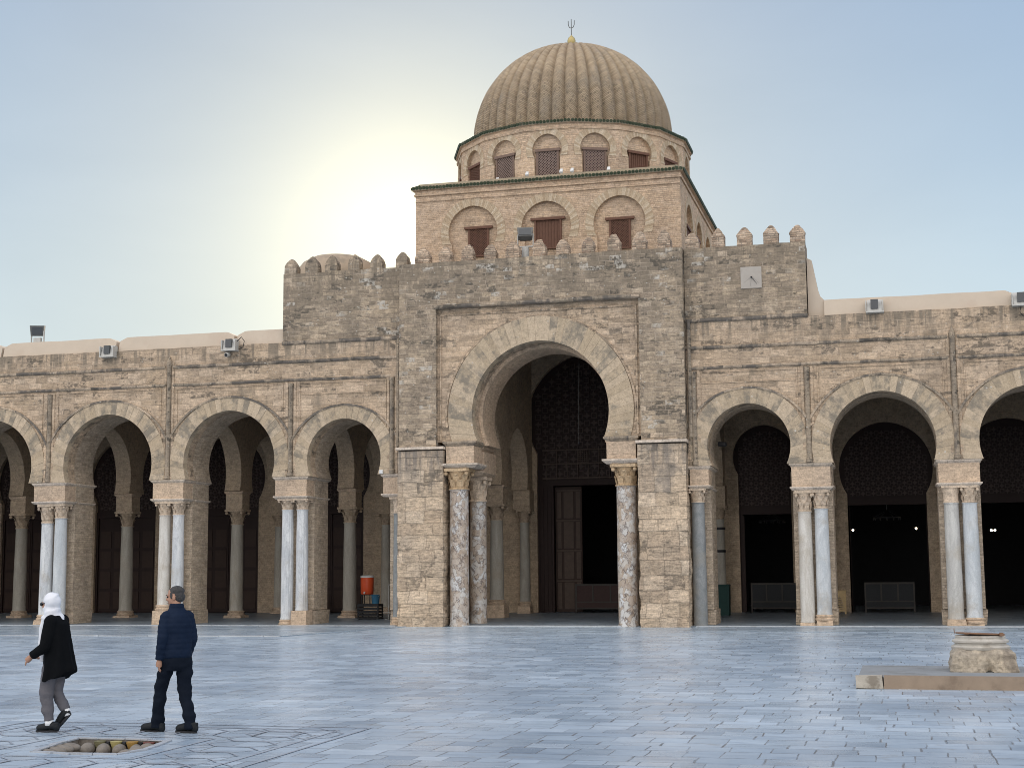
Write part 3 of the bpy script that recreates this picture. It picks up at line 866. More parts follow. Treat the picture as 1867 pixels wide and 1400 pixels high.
# ------------------------------------------------------------------ gateway
GX0, GX1 = -21.53, -2.66
gate = thing('gateway', (-11.83, 0, 0), 'tall crenellated gateway block with the great central horseshoe arch', 'gateway')
for a, b in ((GX0, -16.92), (-6.74, GX1)):
    mb = MB(); mb.prism([[(a, 10.26), (b, 10.26)] + rough_edge((b, 12.78), (a, 12.78), .3, .02, a)], .012, 1.2)
    mb.build('side_wall', M['gate'], gate)
mb = MB()                                    # projecting centre: jambs and top, with the recess for the arch panel
PX0, PX1 = -16.9, -6.76
RX0, RX1 = -15.54, -8.28
PCX, PZC, PR = -11.83, 7.33, 2.44
for a, b in ((PX0, RX0), (RX1, PX1)):
    mb = MB(); mb.box(a, b, -.35, 1.9, 6.22, 11.10)
    mb.build('buttress_wall', M['gate'], gate)
mb = MB()
mb.prism([[(PX0, 11.10), (PX1, 11.10)] + rough_edge((PX1, 12.78), (PX0, 12.78), .3, .02, 4.0)], -.35, 1.2)
mb.build('upper_wall', M['gate'], gate)
mb = MB()
wall_with_arches(mb, RX0 + .002, RX1 - .002, 6.39, 11.098, [(PCX, PZC, PR, .06)], -.16, .75, 0, n=60)
mb.build('arch_panel', M['panel'], gate)
mb = MB()
wall_with_arches(mb, RX0 + .002, RX1 - .002, 6.30, 11.09, [(PCX, PZC, PR - .12, .06)], .752, 2.4, 0, n=60)
mb.build('inner_order', M['plain'], gate)
r = MB(); ring(r, PCX, PZC, PR, .86, 6.395, -.215, .2, 43, .06, .085, .008); ring_bed(r.build('arch_ring', M['vouss'], gate), PCX, PZC, PR, .86, 6.397, -.205, .1, .06)
h = MB(); band_arc(h, PCX, PZC - .02, PR + .90, .07, -.12, PI + .12, -.20, -.1, 44); h.build('hood_moulding', M['wing'], gate)
cs = MB(); course(cs, RX0 - .05, RX1 + .05, 11.10, .13, -.43, -.3, .02); cs.build('string_course', M['course'], gate)
cs = MB(); course(cs, GX0, PX0 - .02, 10.14, .13, -.075, .03, .02); cs.build('string_course', M['course'], gate)
cs = MB(); course(cs, PX1 + .02, GX1 + .02, 10.20, .13, -.075, .03, .02); cs.build('string_course', M['course'], gate)
mb = MB(); t_ = .05
mb.box(RX0 + .10, RX0 + .16, -.20, -.1, 6.45, 10.92); mb.box(RX1 - .16, RX1 - .10, -.20, -.1, 6.45, 10.92); mb.box(RX0 + .16, RX1 - .16, -.201, -.1, 10.86, 10.92)
mb.build('panel_frame', M['wing'], gate)
for x in (-16.98, -6.68):
    c = MB(); c.lathe([(.08, 0), (.075, .1), (.07, 3.9), (.085, 4.0)], (x + (-.05 if x < -10 else .05), -.06, 6.3), 12); shade_auto(c.build('colonnette', M['course'], gate))
# lower piers: large worn blocks
def rough_pier(x0, x1, name):
    mb = MB(); nx, nz = 10, 40
    bm_ = []
    y0, y1, z0, z1 = -.42, 1.95, 0, 6.08
    def P(x, y, z, nrm):
        w = 1 - .6 * max(0, min(1, (z - 2.5) / 2.5))
        d = w * (.07 * noise.noise((x * 1.1, y * 1.1, z * 2.3)) + .035 * noise.noise((x * 3.1, y * 3.1, z * 5.5 + 4)))
        return (x + nrm[0] * d, y + nrm[1] * d, z)
    for (ax, ay, bx, by, nr) in ((x0, y0, x1, y0, (0, -1)), (x1, y0, x1, y1, (1, 0)), (x1, y1, x0, y1, (0, 1)), (x0, y1, x0, y0, (-1, 0))):
        vs = []; fs = []
        for i in range(nx + 1):
            for k in range(nz + 1):
                x = ax + (bx - ax) * i / nx; y = ay + (by - ay) * i / nx; z = z0 + (z1 - z0) * k / nz
                nn = nr
                if i in (0, nx): nn = ((-.7 if x == x0 else .7), (-.7 if y == y0 else .7))
                vs.append(P(x, y, z, nn))
        for i in range(nx):
            for k in range(nz): fs.append((i * (nz + 1) + k, (i + 1) * (nz + 1) + k, (i + 1) * (nz + 1) + k + 1, i * (nz + 1) + k + 1))
        mb.add(vs, fs)
    mb.add([(x0, y0, z1), (x1, y0, z1), (x1, y1, z1), (x0, y1, z1)], [(0, 1, 2, 3)])
    o = mb.build('pier', M['pier'], gate)
    bm2 = bmesh.new(); bm2.from_mesh(o.data); bmesh.ops.remove_doubles(bm2, verts=bm2.verts, dist=.0005); bm2.to_mesh(o.data); bm2.free()
    c = MB(); course(c, x0 - .05, x1 + .05, 6.08, .14, -.5, 1.9, .008, .5); c.build('ledge', M['slab'], o)
rough_pier(-16.93, -15.27, 'l'); rough_pier(-8.40, -6.77, 'r')
def big_col(x, y, r, capm, zt=5.45, zs=4.70, lean=0):
    return column(gate, x, y, .0, zs, r, r * .98, M['breccia'], zt, r * 1.36, capm, torus=False)
big_col(-14.84, .12, .335, M['capo']); big_col(-8.90, .12, .335, M['capo'])
big_col(-14.62, 1.75, .30, M['cap'], 5.25, 4.35); big_col(-9.02, 1.75, .30, M['cap'], 5.25, 4.35)
for sx, xo, xi in ((-1, -15.25, -14.12), (1, -9.54, -8.42)):
    a, b = min(xo, xi), max(xo, xi)
    o = MB(); o.box(a + .06, b - .06, -.28, .74, 5.62, 6.22, j=.006); ob = o.build('impost_block', M['plain'], gate)
    s1 = MB(); slab_moulding(s1, a + .06, b - .06, -.28, .74, 6.22, 6.388, .10); s1.build('impost_slab', M['course'], ob)
    s1 = MB(); slab_moulding(s1, a + .04, b - .04, -.28, .74, 5.46, 5.62, .13); s1.build('impost_slab', M['slab'], ob)
    o = MB(); o.box(a + .12, b - .0, .82, 2.36, 5.42, 6.10, j=.006) if sx < 0 else o.box(a - .0, b - .12, .82, 2.36, 5.42, 6.10, j=.006)
    ob = o.build('impost_block', M['plain'], gate)
    s1 = MB(); slab_moulding(s1, a + .12, b - .12, .9, 2.34, 6.10, 6.298, .10); s1.build('impost_slab', M['plain'], ob)
    s1 = MB(); slab_moulding(s1, a + .12, b - .12, .9, 2.34, 5.25, 5.42, .13); s1.build('impost_slab', M['plain'], ob)
# side walls closing the portal passage behind the columns
mb = MB(); mb.box(-15.30, -14.98, .5, 2.4, 0, 6.3); mb.box(-8.72, -8.42, .5, 2.4, 0, 6.3); mb.build('jamb', M['pierbrick'], gate)
# merlons
MX = [-21.27, -20.44, -19.67, -18.79, -17.92, -16.95, -16.05, -15.22, -14.38, -13.55, -12.72, -11.78, -10.93, -10.02, -9.12, -8.22, -7.37, -6.46, -5.56, -4.67, -3.78, -2.90]
for i, x in enumerate(MX):
    y = -.12 if -16.9 < x < -6.7 else .22
    w = .232 + rnd.uniform(-.03, .02); d = .2; h = .63 + rnd.uniform(-.06, .06)
    if i >= 18: h += .06
    prof = [(1.0, 0), (1.0, .40), (.96, .52), (.80, .68), (.54, .83), (.27, .95), (.08, 1.0)] if i < 7 else [(1.0, 0), (.99, .30), (1.02, .5), (.92, .58), (.84, .70), (.62, .82), (.44, .93), (.26, 1.0)]
    if i > 17: prof = [(1.0, 0), (1.0, .48), (1.05, .54), (.95, .62), (.62, .80), (.30, .95), (.14, 1.0)]
    mb = MB(); vs = []; fs = []
    for k, (s, t_) in enumerate(prof):
        for (a, b) in ((-1, -1), (0, -1.08), (1, -1), (1.05, 0), (1, 1), (0, 1.08), (-1, 1), (-1.05, 0)):
            q = (.035 if i > 5 else .022) * noise.noise((x * 5 + a * 1.5, b, t_ * 6))
            vs.append((x + a * w * s + q, y + b * d * (s * .8 + .2) + q, 12.76 + t_ * h + (q if k else 0)))
    for k in range(len(prof) - 1):
        for j in range(8): fs.append((k * 8 + j, k * 8 + (j + 1) % 8, (k + 1) * 8 + (j + 1) % 8, (k + 1) * 8 + j))
    fs.append([(len(prof) - 1) * 8 + j for j in range(8)])
    mb.add(vs, fs)
    mb.build('merlon', M['merlon'] if i > 5 else M['gate'], gate)

# ------------------------------------------------------------------ dome tower
TX0, TX1, TY0, TY1, TZ = -17.40, -7.22, 3.0, 13.2, 16.36
TCX, TCY = (TX0 + TX1) / 2, (TY0 + TY1) / 2
tower = thing('dome_tower', (TCX, TCY, 10.1), 'sandy brick tower with ribbed dome and latticed windows behind the gateway', 'domed tower')

def lattice_window(root, Mx, s0, s1, z0, z1, style, lint=.14):
    """Mx maps (s along wall, depth outwards -y, z) to the world"""
    fr = MB(); fr.M = Mx
    t_ = .07
    fr.box(s0 - t_, s0, -.03, .06, z0, z1); fr.box(s1, s1 + t_, -.03, .06, z0, z1); fr.box(s0 - t_, s1 + t_, -.031, .06, z0 - .05, z0)
    o = fr.build('window', M['woodgrey'] if style == 'diag' else M['wood'], root)
    p = MB(); p.M = Mx
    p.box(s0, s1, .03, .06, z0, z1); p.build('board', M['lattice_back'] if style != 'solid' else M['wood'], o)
    li = MB(); li.M = Mx
    li.box(s0 - t_ - lint, s1 + t_ + lint, -.07, .05, z1, z1 + .10); li.build('lintel', M['wood'] if style != 'diag' else M['woodgrey'], o)
    la = MB(); la.M = Mx
    W, H = s1 - s0, z1 - z0
    if style in ('diag', 'grid'):
        n = 7; sp = W / n
        def clip_bar(c, sg):
            # line z - z0 = sg*(s-s0) + c
            pts = []
            for s in (0, W):
                z = sg * s + c
                if 0 <= z <= H: pts.append((s, z))
            for z in (0, H):
                s = (z - c) / sg
                if 0 < s < W: pts.append((s, z))
            pts = sorted(set((round(a, 4), round(b, 4)) for a, b in pts))
            if len(pts) >= 2:
                a, b = pts[0], pts[-1]
                d = Vector((b[0] - a[0], b[1] - a[1])); L = d.length
                if L < .04: return
                d /= L; nx, nz = -d.y * .017, d.x * .017
                yy = -.012 if sg > 0 else .006
                q = [(s0 + a[0] - nx, yy, z0 + a[1] - nz), (s0 + b[0] - nx, yy, z0 + b[1] - nz), (s0 + b[0] + nx, yy, z0 + b[1] + nz), (s0 + a[0] + nx, yy, z0 + a[1] + nz)]
                la.add(q + [(a_, b_ + .015, c_) for a_, b_, c_ in q], [(0, 1, 2, 3), (7, 6, 5, 4), (0, 4, 5, 1), (2, 6, 7, 3)])
        c = -W
        while c < H:
            clip_bar(c, 1.0); c += sp
        c = 0.0
        while c < H + W:
            clip_bar(c, -1.0); c += sp
    else:
        for k in range(1, 8):
            s = s0 + W * k / 8; la.box(s - .008, s + .008, .01, .031, z0, z1)
    la.build('lattice', M['wood'] if style != 'diag' else M['latgrey'], o)

def blind_panel(mb, s0, s1, z0, z1, arches, depth=.16):
    """wall panel in local (s, y, z): front at y=0, arched recesses sunk by depth. arches: (c, zc, R, zbot)"""
    loops = [[(s0, z0), (s1, z0), (s1, z1), (s0, z1)]]
    for (c, zc, R, zb) in arches:
        P = arch_pts(c, zc, R, zc - .45 * R, 24, .04)
        x_in = R * .86
        P = [(c - x_in, zb)] + [(c - x_in, P[0][1] - .01)] + P + [(c + x_in, P[-1][1] - .01)] + [(c + x_in, zb)]
        loops.append(P[::-1])
    mb.prism(loops, 0, depth, 'y', back=False)
    mb.add([(s0, depth, z0), (s1, depth, z0), (s1, depth, z1), (s0, depth, z1)], [(0, 1, 2, 3)])

WIN_T = [(-15.13, .97, 14.63, (-15.27, -14.6, 13.72, 14.74), 'grid'), (-12.28, .96, 14.62, (-12.68, -11.78, 13.85, 14.90), 'solid'), (-9.50, .98, 14.61, (-9.83, -9.17, 13.68, 14.72), 'grid')]
twall = MB(); tvou = MB()
for face in range(4):
    ang = face * PI / 2
    half = (TX1 - TX0) / 2
    Mx = Matrix.Translation((TCX, TCY, 0)) @ Matrix.Rotation(ang, 4, 'Z') @ Matrix.Translation((0, -half, 0))
    twall.M = Mx; tvou.M = Mx
    ar = [(c - TCX, zc, R, 12.6) for (c, R, zc, *_r) in WIN_T]
    blind_panel(twall, -half + (0 if face % 2 == 0 else .162), half - (0 if face % 2 == 0 else .162), 10.0, TZ, ar)
    for (c, zc, R, zb) in ar:
        tvou = MB(); tvou.M = Mx
        ring(tvou, c, zc, R, .30, zc - .45 * R, -.02, .05, 61, .04, .13, .004)
        tvou.build('blind_arch_ring', M['vbrick'], tower)
    if face in (0, 1):
        for (c, R, zc, wn, st) in WIN_T:
            lattice_window(tower, Mx @ Matrix.Translation((0, .095, 0)), wn[0] - TCX, wn[1] - TCX, wn[2], wn[3], st)
twall.build('wall', M['brick'], tower)

def tile_cornice(root, pts, z, closed=True, out=.12):
    """moulding, mortar bed and a row of green half-round tiles along a closed polygon (counter-clockwise)"""
    mo = MB(); bed = MB(); ti = MB()
    n = len(pts)
    cen = Vector((sum(p[0] for p in pts) / n, sum(p[1] for p in pts) / n))
    def off(d):
        r_ = []
        for i in range(n):
            p0, p1, p2 = Vector(pts[i - 1]), Vector(pts[i]), Vector(pts[(i + 1) % n])
            e1 = (p1 - p0).normalized(); e2 = (p2 - p1).normalized()
            n1 = Vector((e1.y, -e1.x)); n2 = Vector((e2.y, -e2.x))
            b = (n1 + n2).normalized(); r_.append(p1 + b * (d / max(.3, b.dot(n1))))
        return r_
    def ringband(mb, levels):
        rings = [[(p.x, p.y, zz) for p in off(d)] for d, zz in levels]
        for a, b in zip(rings, rings[1:]):
            for i in range(n):
                j = (i + 1) % n
                mb.add([a[i], a[j], b[j], b[i]], [(0, 1, 2, 3)])
    ringband(mo, [(-.05, z - .22), (.05, z - .22), (.06, z - .15), (.02, z - .14), (.02, z - .02), (.10, z), (-.05, z)])
    ringband(bed, [(-.05, z), (out, z + .0), (out, z + .03), (out - .01, z + .13), (out - .28, z + .21), (-.9, z + .30)])
    o1 = mo.build('cornice', M['brick'], root)
    bed.build('tile_bed', M['tilebed'], o1)
    P = off(out)
    for i in range(n):
        a, b = P[i], P[(i + 1) % n]
        L = (b - a).length; k = max(1, int(L / .135)); e = (b - a) / L; nn = Vector((e.y, -e.x))
        for q in range(k):
            c = a + e * (L * (q + .5) / k)
            zz = z + .085 + rnd.uniform(-.008, .008)
            p0 = c + nn * .05; p1 = c - nn * .30
            ti.tube([(p0.x, p0.y, zz - .015), (p1.x, p1.y, zz + .075)], [.062, .055], 8)
    ti.build('tile_row', M['tile'], o1)
tile_cornice(tower, [(TX0, TY0), (TX1, TY0), (TX1, TY1), (TX0, TY1)], TZ)
mb = MB(); mb.box(TX0 + .1, TX1 - .1, TY0 + .1, TY1 - .1, TZ - .1, TZ + .28); mb.build('roof', M['tilebed'], tower)
mb = MB(); course(mb, TX0, TX1, TZ - .46, .05, TY0 - .035, TY0 + .02, .006); mb.build('string_course', M['brick'], tower)

# drum
AP, NF, DZ0, DZ1 = 4.66, 16, TZ + .2, 18.70
drum = thing_part = None
dw = MB(); dv = MB()
sl = AP * math.tan(PI / NF)
DX, DY = TCX, TCY
WSTY = {0: 'diag', 1: 'diag', 2: 'solid', 15: 'diag', 14: 'grid'}
for k in range(NF):
    a = k * 2 * PI / NF
    Mx = Matrix.Translation((DX, DY, 0)) @ Matrix.Rotation(a, 4, 'Z') @ Matrix.Translation((0, -AP, 0))
    dw.M = Mx; dw.M = Mx
    blind_panel(dw, -sl, sl, DZ0, DZ1, [(0, 17.72, .58, DZ0 + .02)], .14)
    rg = MB(); rg.M = Mx
    ring(rg, 0, 17.72, .58, .24, 17.72 - .45 * .58, -.02, .05, 37, .04, .13, .004)
    rg.build('blind_arch_ring', M['vbrick'], tower)
    if k in (0, 1, 2, 3, 4, 12, 13, 14, 15):
        lattice_window(tower, Mx @ Matrix.Translation((0, .075, 0)), -.37, .37, DZ0 + .0, 17.66, WSTY.get(k, 'grid'), .05)
dw.build('drum', M['brick'], tower)
cor = [(DX + (AP / math.cos(PI / NF)) * math.sin((k + .5) * 2 * PI / NF), DY - (AP / math.cos(PI / NF)) * math.cos((k + .5) * 2 * PI / NF)) for k in range(NF)]
tile_cornice(tower, cor, DZ1, out=.10)
# dome: 48 convex gores, chevron-laid brick
NG, PER = 48, 12
DR, DB, DH = 4.08, 18.88, 4.42
vs = []; fs = []; uvs = []
nl = 60
prof = []
for i in range(nl + 1):
    t_ = i / nl
    if t_ < .08: prof.append((DR * (.992 + .008 * t_ / .08), DB + .45 * t_ / .08))
    else:
        q = (t_ - .08) / .92 * PI / 2 * .985
        prof.append((DR * math.cos(q) ** .94, DB + .45 + (DH - .45) * math.sin(q)))
arc = [0.0]
for (r0, z0), (r1, z1) in zip(prof, prof[1:]): arc.append(arc[-1] + math.hypot(r1 - r0, z1 - z0))
nn = NG * PER
for (r, z) in prof:
    for k in range(nn):
        a = 2 * PI * k / nn
        ph = (k % PER) / PER
        bulge = abs(math.sin(PI * ph)) ** .55
        dep = .24 * min(1, r / 1.3)
        rr = r - dep * (1 - bulge) + .012 * noise.noise((math.cos(a) * 9, math.sin(a) * 9, z * 2))
        vs.append((DX + rr * math.sin(a), DY - rr * math.cos(a), z))
for i in range(nl):
    for k in range(nn):
        k2 = (k + 1) % nn
        fs.append((i * nn + k, i * nn + k2, (i + 1) * nn + k2, (i + 1) * nn + k))
        def uvf(ii, kk):
            ph = (kk % PER) / PER if kk % PER or kk == k else 1.0
            tri = abs(ph - .5) * 2
            return (kk / PER * .27 * 1.0, arc[ii] + .17 * tri * 1.0)
        uvs.append((uvf(i, k), uvf(i, k + 1), uvf(i + 1, k + 1), uvf(i + 1, k)))
mb = MB(); mb.add(vs, fs, uvs); mb.add([(DX + .2 * math.sin(a), DY - .2 * math.cos(a), DB + DH - .01) for a in [i * PI / 8 for i in range(16)]], [list(range(16))])
dome = mb.build('dome', M['dome'], tower, smooth=True)
mb = MB()
zt = DB + DH
mb.lathe([(.22, -.1), (.16, .02), (.10, .08), (.07, .16), (.10, .20), (.17, .30), (.175, .40), (.13, .52), (.05, .60), (.02, .64)], (DX, DY, zt - .03), 16)
fin = mb.build('finial', M['brass'], dome, smooth=True)
mb = MB()
zf = zt + .58
mb.tube([(DX, DY, zf), (DX, DY, zf + .72)], .016, 6)
mb.tube([(DX - .13, DY, zf + .66), (DX - .125, DY, zf + .48), (DX - .08, DY, zf + .37), (DX, DY, zf + .34), (DX + .08, DY, zf + .37), (DX + .125, DY, zf + .48), (DX + .13, DY, zf + .66)], .016, 6)
mb.build('trident', M['steel'], fin)

# small white floodlights on the tower ledge by the drum windows
SPOTS = [(-22.5, -.62, 0), (-22.5, .62, 1), (0, -.52, 2), (0, .60, 3), (22.5, -.60, 4), (22.5, .56, 5)]
SL = ['small white lamp on the tower ledge, farthest left of the row', 'small white lamp at the lower right of the drum window second from left',
      'small white lamp at the left foot of the broad lattice drum window', 'small white lamp at the right foot of the broad lattice drum window',
      'small white lamp left of the reddish lattice drum window', 'small white lamp farthest right on the tower ledge']
SPX = [(-15.85, 4.35), (-14.35, 3.75), (-13.05, 3.25), (-11.72, 3.22), (-11.30, 3.22), (-9.95, 3.45)]
for (x, y), lb in zip(SPX, SL):
    sp = thing('floodlight', (x, y, TZ + .22), lb, 'floodlight', 'white lamps on the tower ledge')
    b = MB(); b.box(x - .09, x + .09, y - .06, y + .05, TZ + .22, TZ + .27); b.box(x - .015, x + .015, y - .02, y + .02, TZ + .26, TZ + .34); b.build('bracket', M['wplastic'], sp)
    b = MB(); b.M = Matrix.Translation((x, y, TZ + .42)) @ Matrix.Rotation(math.radians(-35), 4, 'X')
    b.box(-.065, .065, -.04, .04, -.09, .08, tx=.015); b.build('housing', M['wplastic'], sp)

# ------------------------------------------------------------------ prayer hall behind the gallery
hall = thing('prayer_hall', (-15, 10.8, .17), 'prayer hall front behind the gallery with dark carved timber doors', 'hall')
BW = 10.5
DOORS = [(-43.5, 1.8, 6.1), (-38.55, 1.8, 6.1), (-33.7, 1.8, 6.1), (-28.7, 1.8, 6.1), (-23.8, 1.8, 6.1), (-19.3, 1.3, 6.1), (-12.38, 2.60, 8.2), (-5.15, 1.24, 6.38), (-.40, 1.80, 5.78), (4.25, 1.80, 5.78), (9.0, 1.8, 5.78)]
mb = MB()
loop = [(-46, .0)]
for (c, R, zc) in DOORS:
    P = arch_pts(c, zc, R, zc - .55 * R, 30, .12 if R > 2 else .05)
    loop += [(P[0][0], 0.0)] + P + [(P[-1][0], 0.0)]
loop += [(14, 0), (14, 12.0), (-46, 12.0)]
mb.prism([loop], BW, BW + .55); mb.build('wall', M['inner'], hall)
OPEN = {6: (-13.9, -10.3, 5.4), 7: (-6.05, -3.95, 4.06), 8: (-2.02, 1.07, 4.36), 9: (2.75, 5.75, 4.36)}
for i, (c, R, zc) in enumerate(DOORS):
    zs = zc - .55 * R
    P = arch_pts(c, zc, R + .02, zs, 30, .12 if R > 2 else .05)
    xl, xr = P[0][0], P[-1][0]
    # carved tympanum screen filling the arch head
    ztr = OPEN[i][2] if i in OPEN else 4.4
    t1 = MB(); t1.prism([[(xl, ztr + .25), (xr, ztr + .25)] + P[::-1]], BW + .22, BW + .32)
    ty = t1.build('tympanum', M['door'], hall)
    fret = MB(); st = .2 if R < 2 else .3
    zz = ztr + .35
    while zz < zc + R:
        xx = c - R
        while xx < c + R:
            if math.hypot(xx + st / 2 - c, max(0, zz + st / 2 - zc)) < R - .2 and (zz > zs or abs(xx - c + st / 2) < abs(xl - c) - .12):
                k = int((xx - c) / st + 50) + int(zz / st); w_ = st * .11; e_ = st * .10; y0_, y1_ = BW + .185, BW + .226
                if k % 2:
                    fret.box(xx + e_, xx + st - e_, y0_, y1_, zz + e_, zz + e_ + w_); fret.box(xx + e_, xx + st - e_, y0_, y1_, zz + st - e_ - w_, zz + st - e_)
                    fret.box(xx + e_, xx + e_ + w_, y0_, y1_, zz + e_ + w_, zz + st - e_ - w_); fret.box(xx + st - e_ - w_, xx + st - e_, y0_, y1_, zz + e_ + w_, zz + st - e_ - w_)
                else:
                    cxx, czz = xx + st / 2, zz + st / 2
                    fret.prism([[(cxx + st * .58 * math.cos(q * PI / 4) * (1 if q % 2 == 0 else .42), czz + st * .58 * math.sin(q * PI / 4) * (1 if q % 2 == 0 else .42)) for q in range(8)]], y0_ + .01, y1_)
            xx += st
        zz += st
    fret.build('fretwork', M['fret'], ty)
    f = MB()
    if i in OPEN:
        a, b, zt_ = OPEN[i]
        f.box(xl - .05, a, BW + .15, BW + .35, .17, zt_ + .25); f.box(b, xr + .05, BW + .15, BW + .35, .17, zt_ + .25)
        f.box(a - .02, b + .02, BW + .14, BW + .35, zt_, zt_ + .26)
        for q in range(4):
            f.box(xl + .06 + q * (a - xl) / 4.2, xl + .1 + q * (a - xl) / 4.2, BW + .12, BW + .155, .2, zt_ - .05)
            f.box(b + .06 + q * (xr - b) / 4.2, b + .1 + q * (xr - b) / 4.2, BW + .12, BW + .155, .2, zt_ - .05)
        f.build('door_frame', M['door'], hall)
    else:
        f.box(xl - .05, xr + .05, BW + .14, BW + .35, ztr, ztr + .26); f.box(xl - .05, xl + .12, BW + .14, BW + .35, .17, ztr); f.box(xr - .12, xr + .05, BW + .14, BW + .35, .17, ztr)
        f.build('door_frame', M['door'], hall)
        for s in (-1, 1):
            d = MB(); x0, x1 = (xl + .13, c - .012) if s < 0 else (c + .012, xr - .13)
            d.box(x0, x1, BW + .22, BW + .29, .19, ztr - .01)
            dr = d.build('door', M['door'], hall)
            p = MB()
            for zz in (.35, 1.25, 2.15, 3.05):
                for q in range(2):
                    w_ = (x1 - x0) / 2
                    p.box(x0 + q * w_ + .08, x0 + (q + 1) * w_ - .08, BW + .195, BW + .222, zz, min(zz + .75, ztr - .15))
            p.build('panel', M['door2'], dr)
# portal door: lattice band, panel band and one open leaf
mb = MB()
zz = 5.66
for k in range(9):
    a = -14.2 + k * .45
    mb.box(a, a + .03, BW + .1, BW + .2, 5.66, 7.0)
for z_ in (5.68, 6.28, 6.86): mb.box(-14.35, -10.35, BW + .09, BW + .2, z_, z_ + .06)
for k in range(3, 8, 2):
    a = -14.17 + k * .45
    for q in range(5): mb.box(a + .02 + q * .085, a + .045 + q * .085, BW + .13, BW + .2, 6.34, 6.86)
    for q in range(6): mb.box(a, a + .42, BW + .135, BW + .2, 6.36 + q * .085, 6.385 + q * .085)
mb.build('screen_band', M['portal'], hall)
d = MB(); d.box(-13.88, -12.75, BW + .40, BW + .47, .19, 5.36); dr = d.build('door', M['door2'], hall)
p = MB()
for zz in (.3, 1.55, 2.8, 4.05):
    hh = 1.1
    for (a, b) in ((-13.80, -13.62), (-13.52, -13.10), (-13.0, -12.82)): p.box(a, b, BW + .37, BW + .402, zz, zz + hh)
    p.box(-13.84, -12.79, BW + .365, BW + .402, zz + hh + .03, zz + hh + .09)
p.build('panel', M['portal'], dr)
# hall shell, roof, end walls
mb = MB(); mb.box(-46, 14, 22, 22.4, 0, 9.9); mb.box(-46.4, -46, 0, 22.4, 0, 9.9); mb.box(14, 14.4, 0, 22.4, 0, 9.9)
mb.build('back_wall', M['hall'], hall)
mb = MB()
mb.box(-46, -15.7, 2.1, 22.2, 9.95, 10.12); mb.box(-7.9, 14, 2.1, 22.2, 9.95, 10.12); mb.box(-15.69, -7.91, 11.06, 22.2, 9.95, 10.12)
mb.box(-15.9, -7.7, 1.9, 10.9, 11.6, 11.8); mb.box(-15.9, -15.7, 2.0, 10.7, 10.13, 11.6); mb.box(-7.9, -7.7, 2.0, 10.7, 10.13, 11.6)
mb.build('roof', M['ceil'], hall)

# ------------------------------------------------------------------ cross arches of the gallery
XL = [(-41.0, 'outermost'), (-36.03, ''), (-31.04, ''), (-26.06, ''), (-21.17, ''), (-15.10, ''), (-7.05, ''), (-2.72, ''), (1.96, ''), (6.65, '')]
LAB = {-41.0: 'cross arch of the gallery beyond the left edge of view', -36.03: 'cross arch whose pale column shows at the extreme left edge',
       -31.04: 'cross arch with the pale column between woman and man', -26.06: 'cross arch with the round column right of the man',
       -21.17: 'cross arch with the column beside the orange water drum', -15.10: 'cross arch with the column inside the great portal on its left',
       -7.05: 'cross arch with strapped wall column by the green bin', -2.72: 'cross arch hidden behind the twin columns left of the lit doorway',
       1.96: 'cross arch hidden behind the twin columns above the pedestal', 6.65: 'cross arch at the far right beyond the frame'}
for x, _ in XL:
    big = x in (-15.10, -7.05)
    o = thing('cross_arch', (x, 6.0, .1), LAB[x], 'cross arch', 'cross arches inside the gallery')
    ht = 9.94 if not big else 11.58
    mb = MB()
    loop = [(2.12, 5.2)] + arch_pts(3.87, 5.85, 1.70, 5.2, 28, .25) + arch_pts(8.13, 5.85, 1.55, 5.2, 28, .25) + [(10.48, 5.2), (10.48, ht), (2.12, ht)]
    mb.prism([loop], x - .34, x + .34, 'x'); mb.build('wall', M['inner'], o)
    mb = MB(); mb.box(x - .36, x + .36, 5.66, 6.34, 4.46, 5.06); ib = mb.build('impost_block', M['inner'], o)
    s1 = MB(); slab_moulding(s1, x - .35, x + .35, 5.65, 6.35, 5.06, 5.19, .06); s1.build('impost_slab', M['plain'], ib)
    column(o, x, 6.0, .10, 3.82, .27, .235, M['inncol'], 4.46, .40, M['inner'], ped=(.38, .10 if not big else .5))
    column(o, x + .12, 9.95, .15, 3.85, .22, .19, M['inncol'], 4.40, .32, M['inner'], ped=(.28, .08 if not big else .3))
    mb = MB(); mb.box(x - .3, x + .4, 9.7, 10.48, 4.4, 5.2); mb.build('impost_block', M['inner'], o)
    if x == -7.05:
        mb = MB()
        for z in (2.55, 3.45): mb.lathe([(.235, 0), (.235, .10)], (x + .12, 9.95, z), 20)
        mb.build('iron_strap', M['black'], o)

# little domed roof lump behind the left battlement
sd = thing('roof_dome', (-21.9, 5.6, 10.1), 'low plastered roof dome peeping over the left battlement', 'dome')
mb = MB(); mb.lathe([(1.72, 0), (1.72, 3.6), (1.66, 3.85), (1.40, 4.2), (1.0, 4.42), (.5, 4.53), (.02, 4.56)], (-21.62, 5.6, 10.1), 36)
shade_auto(mb.build('shell', simple('dome_plaster', (.36, .285, .21), .9, .2, 3.0, bump=.4, stain=(.22, .185, .145)), sd), 50)

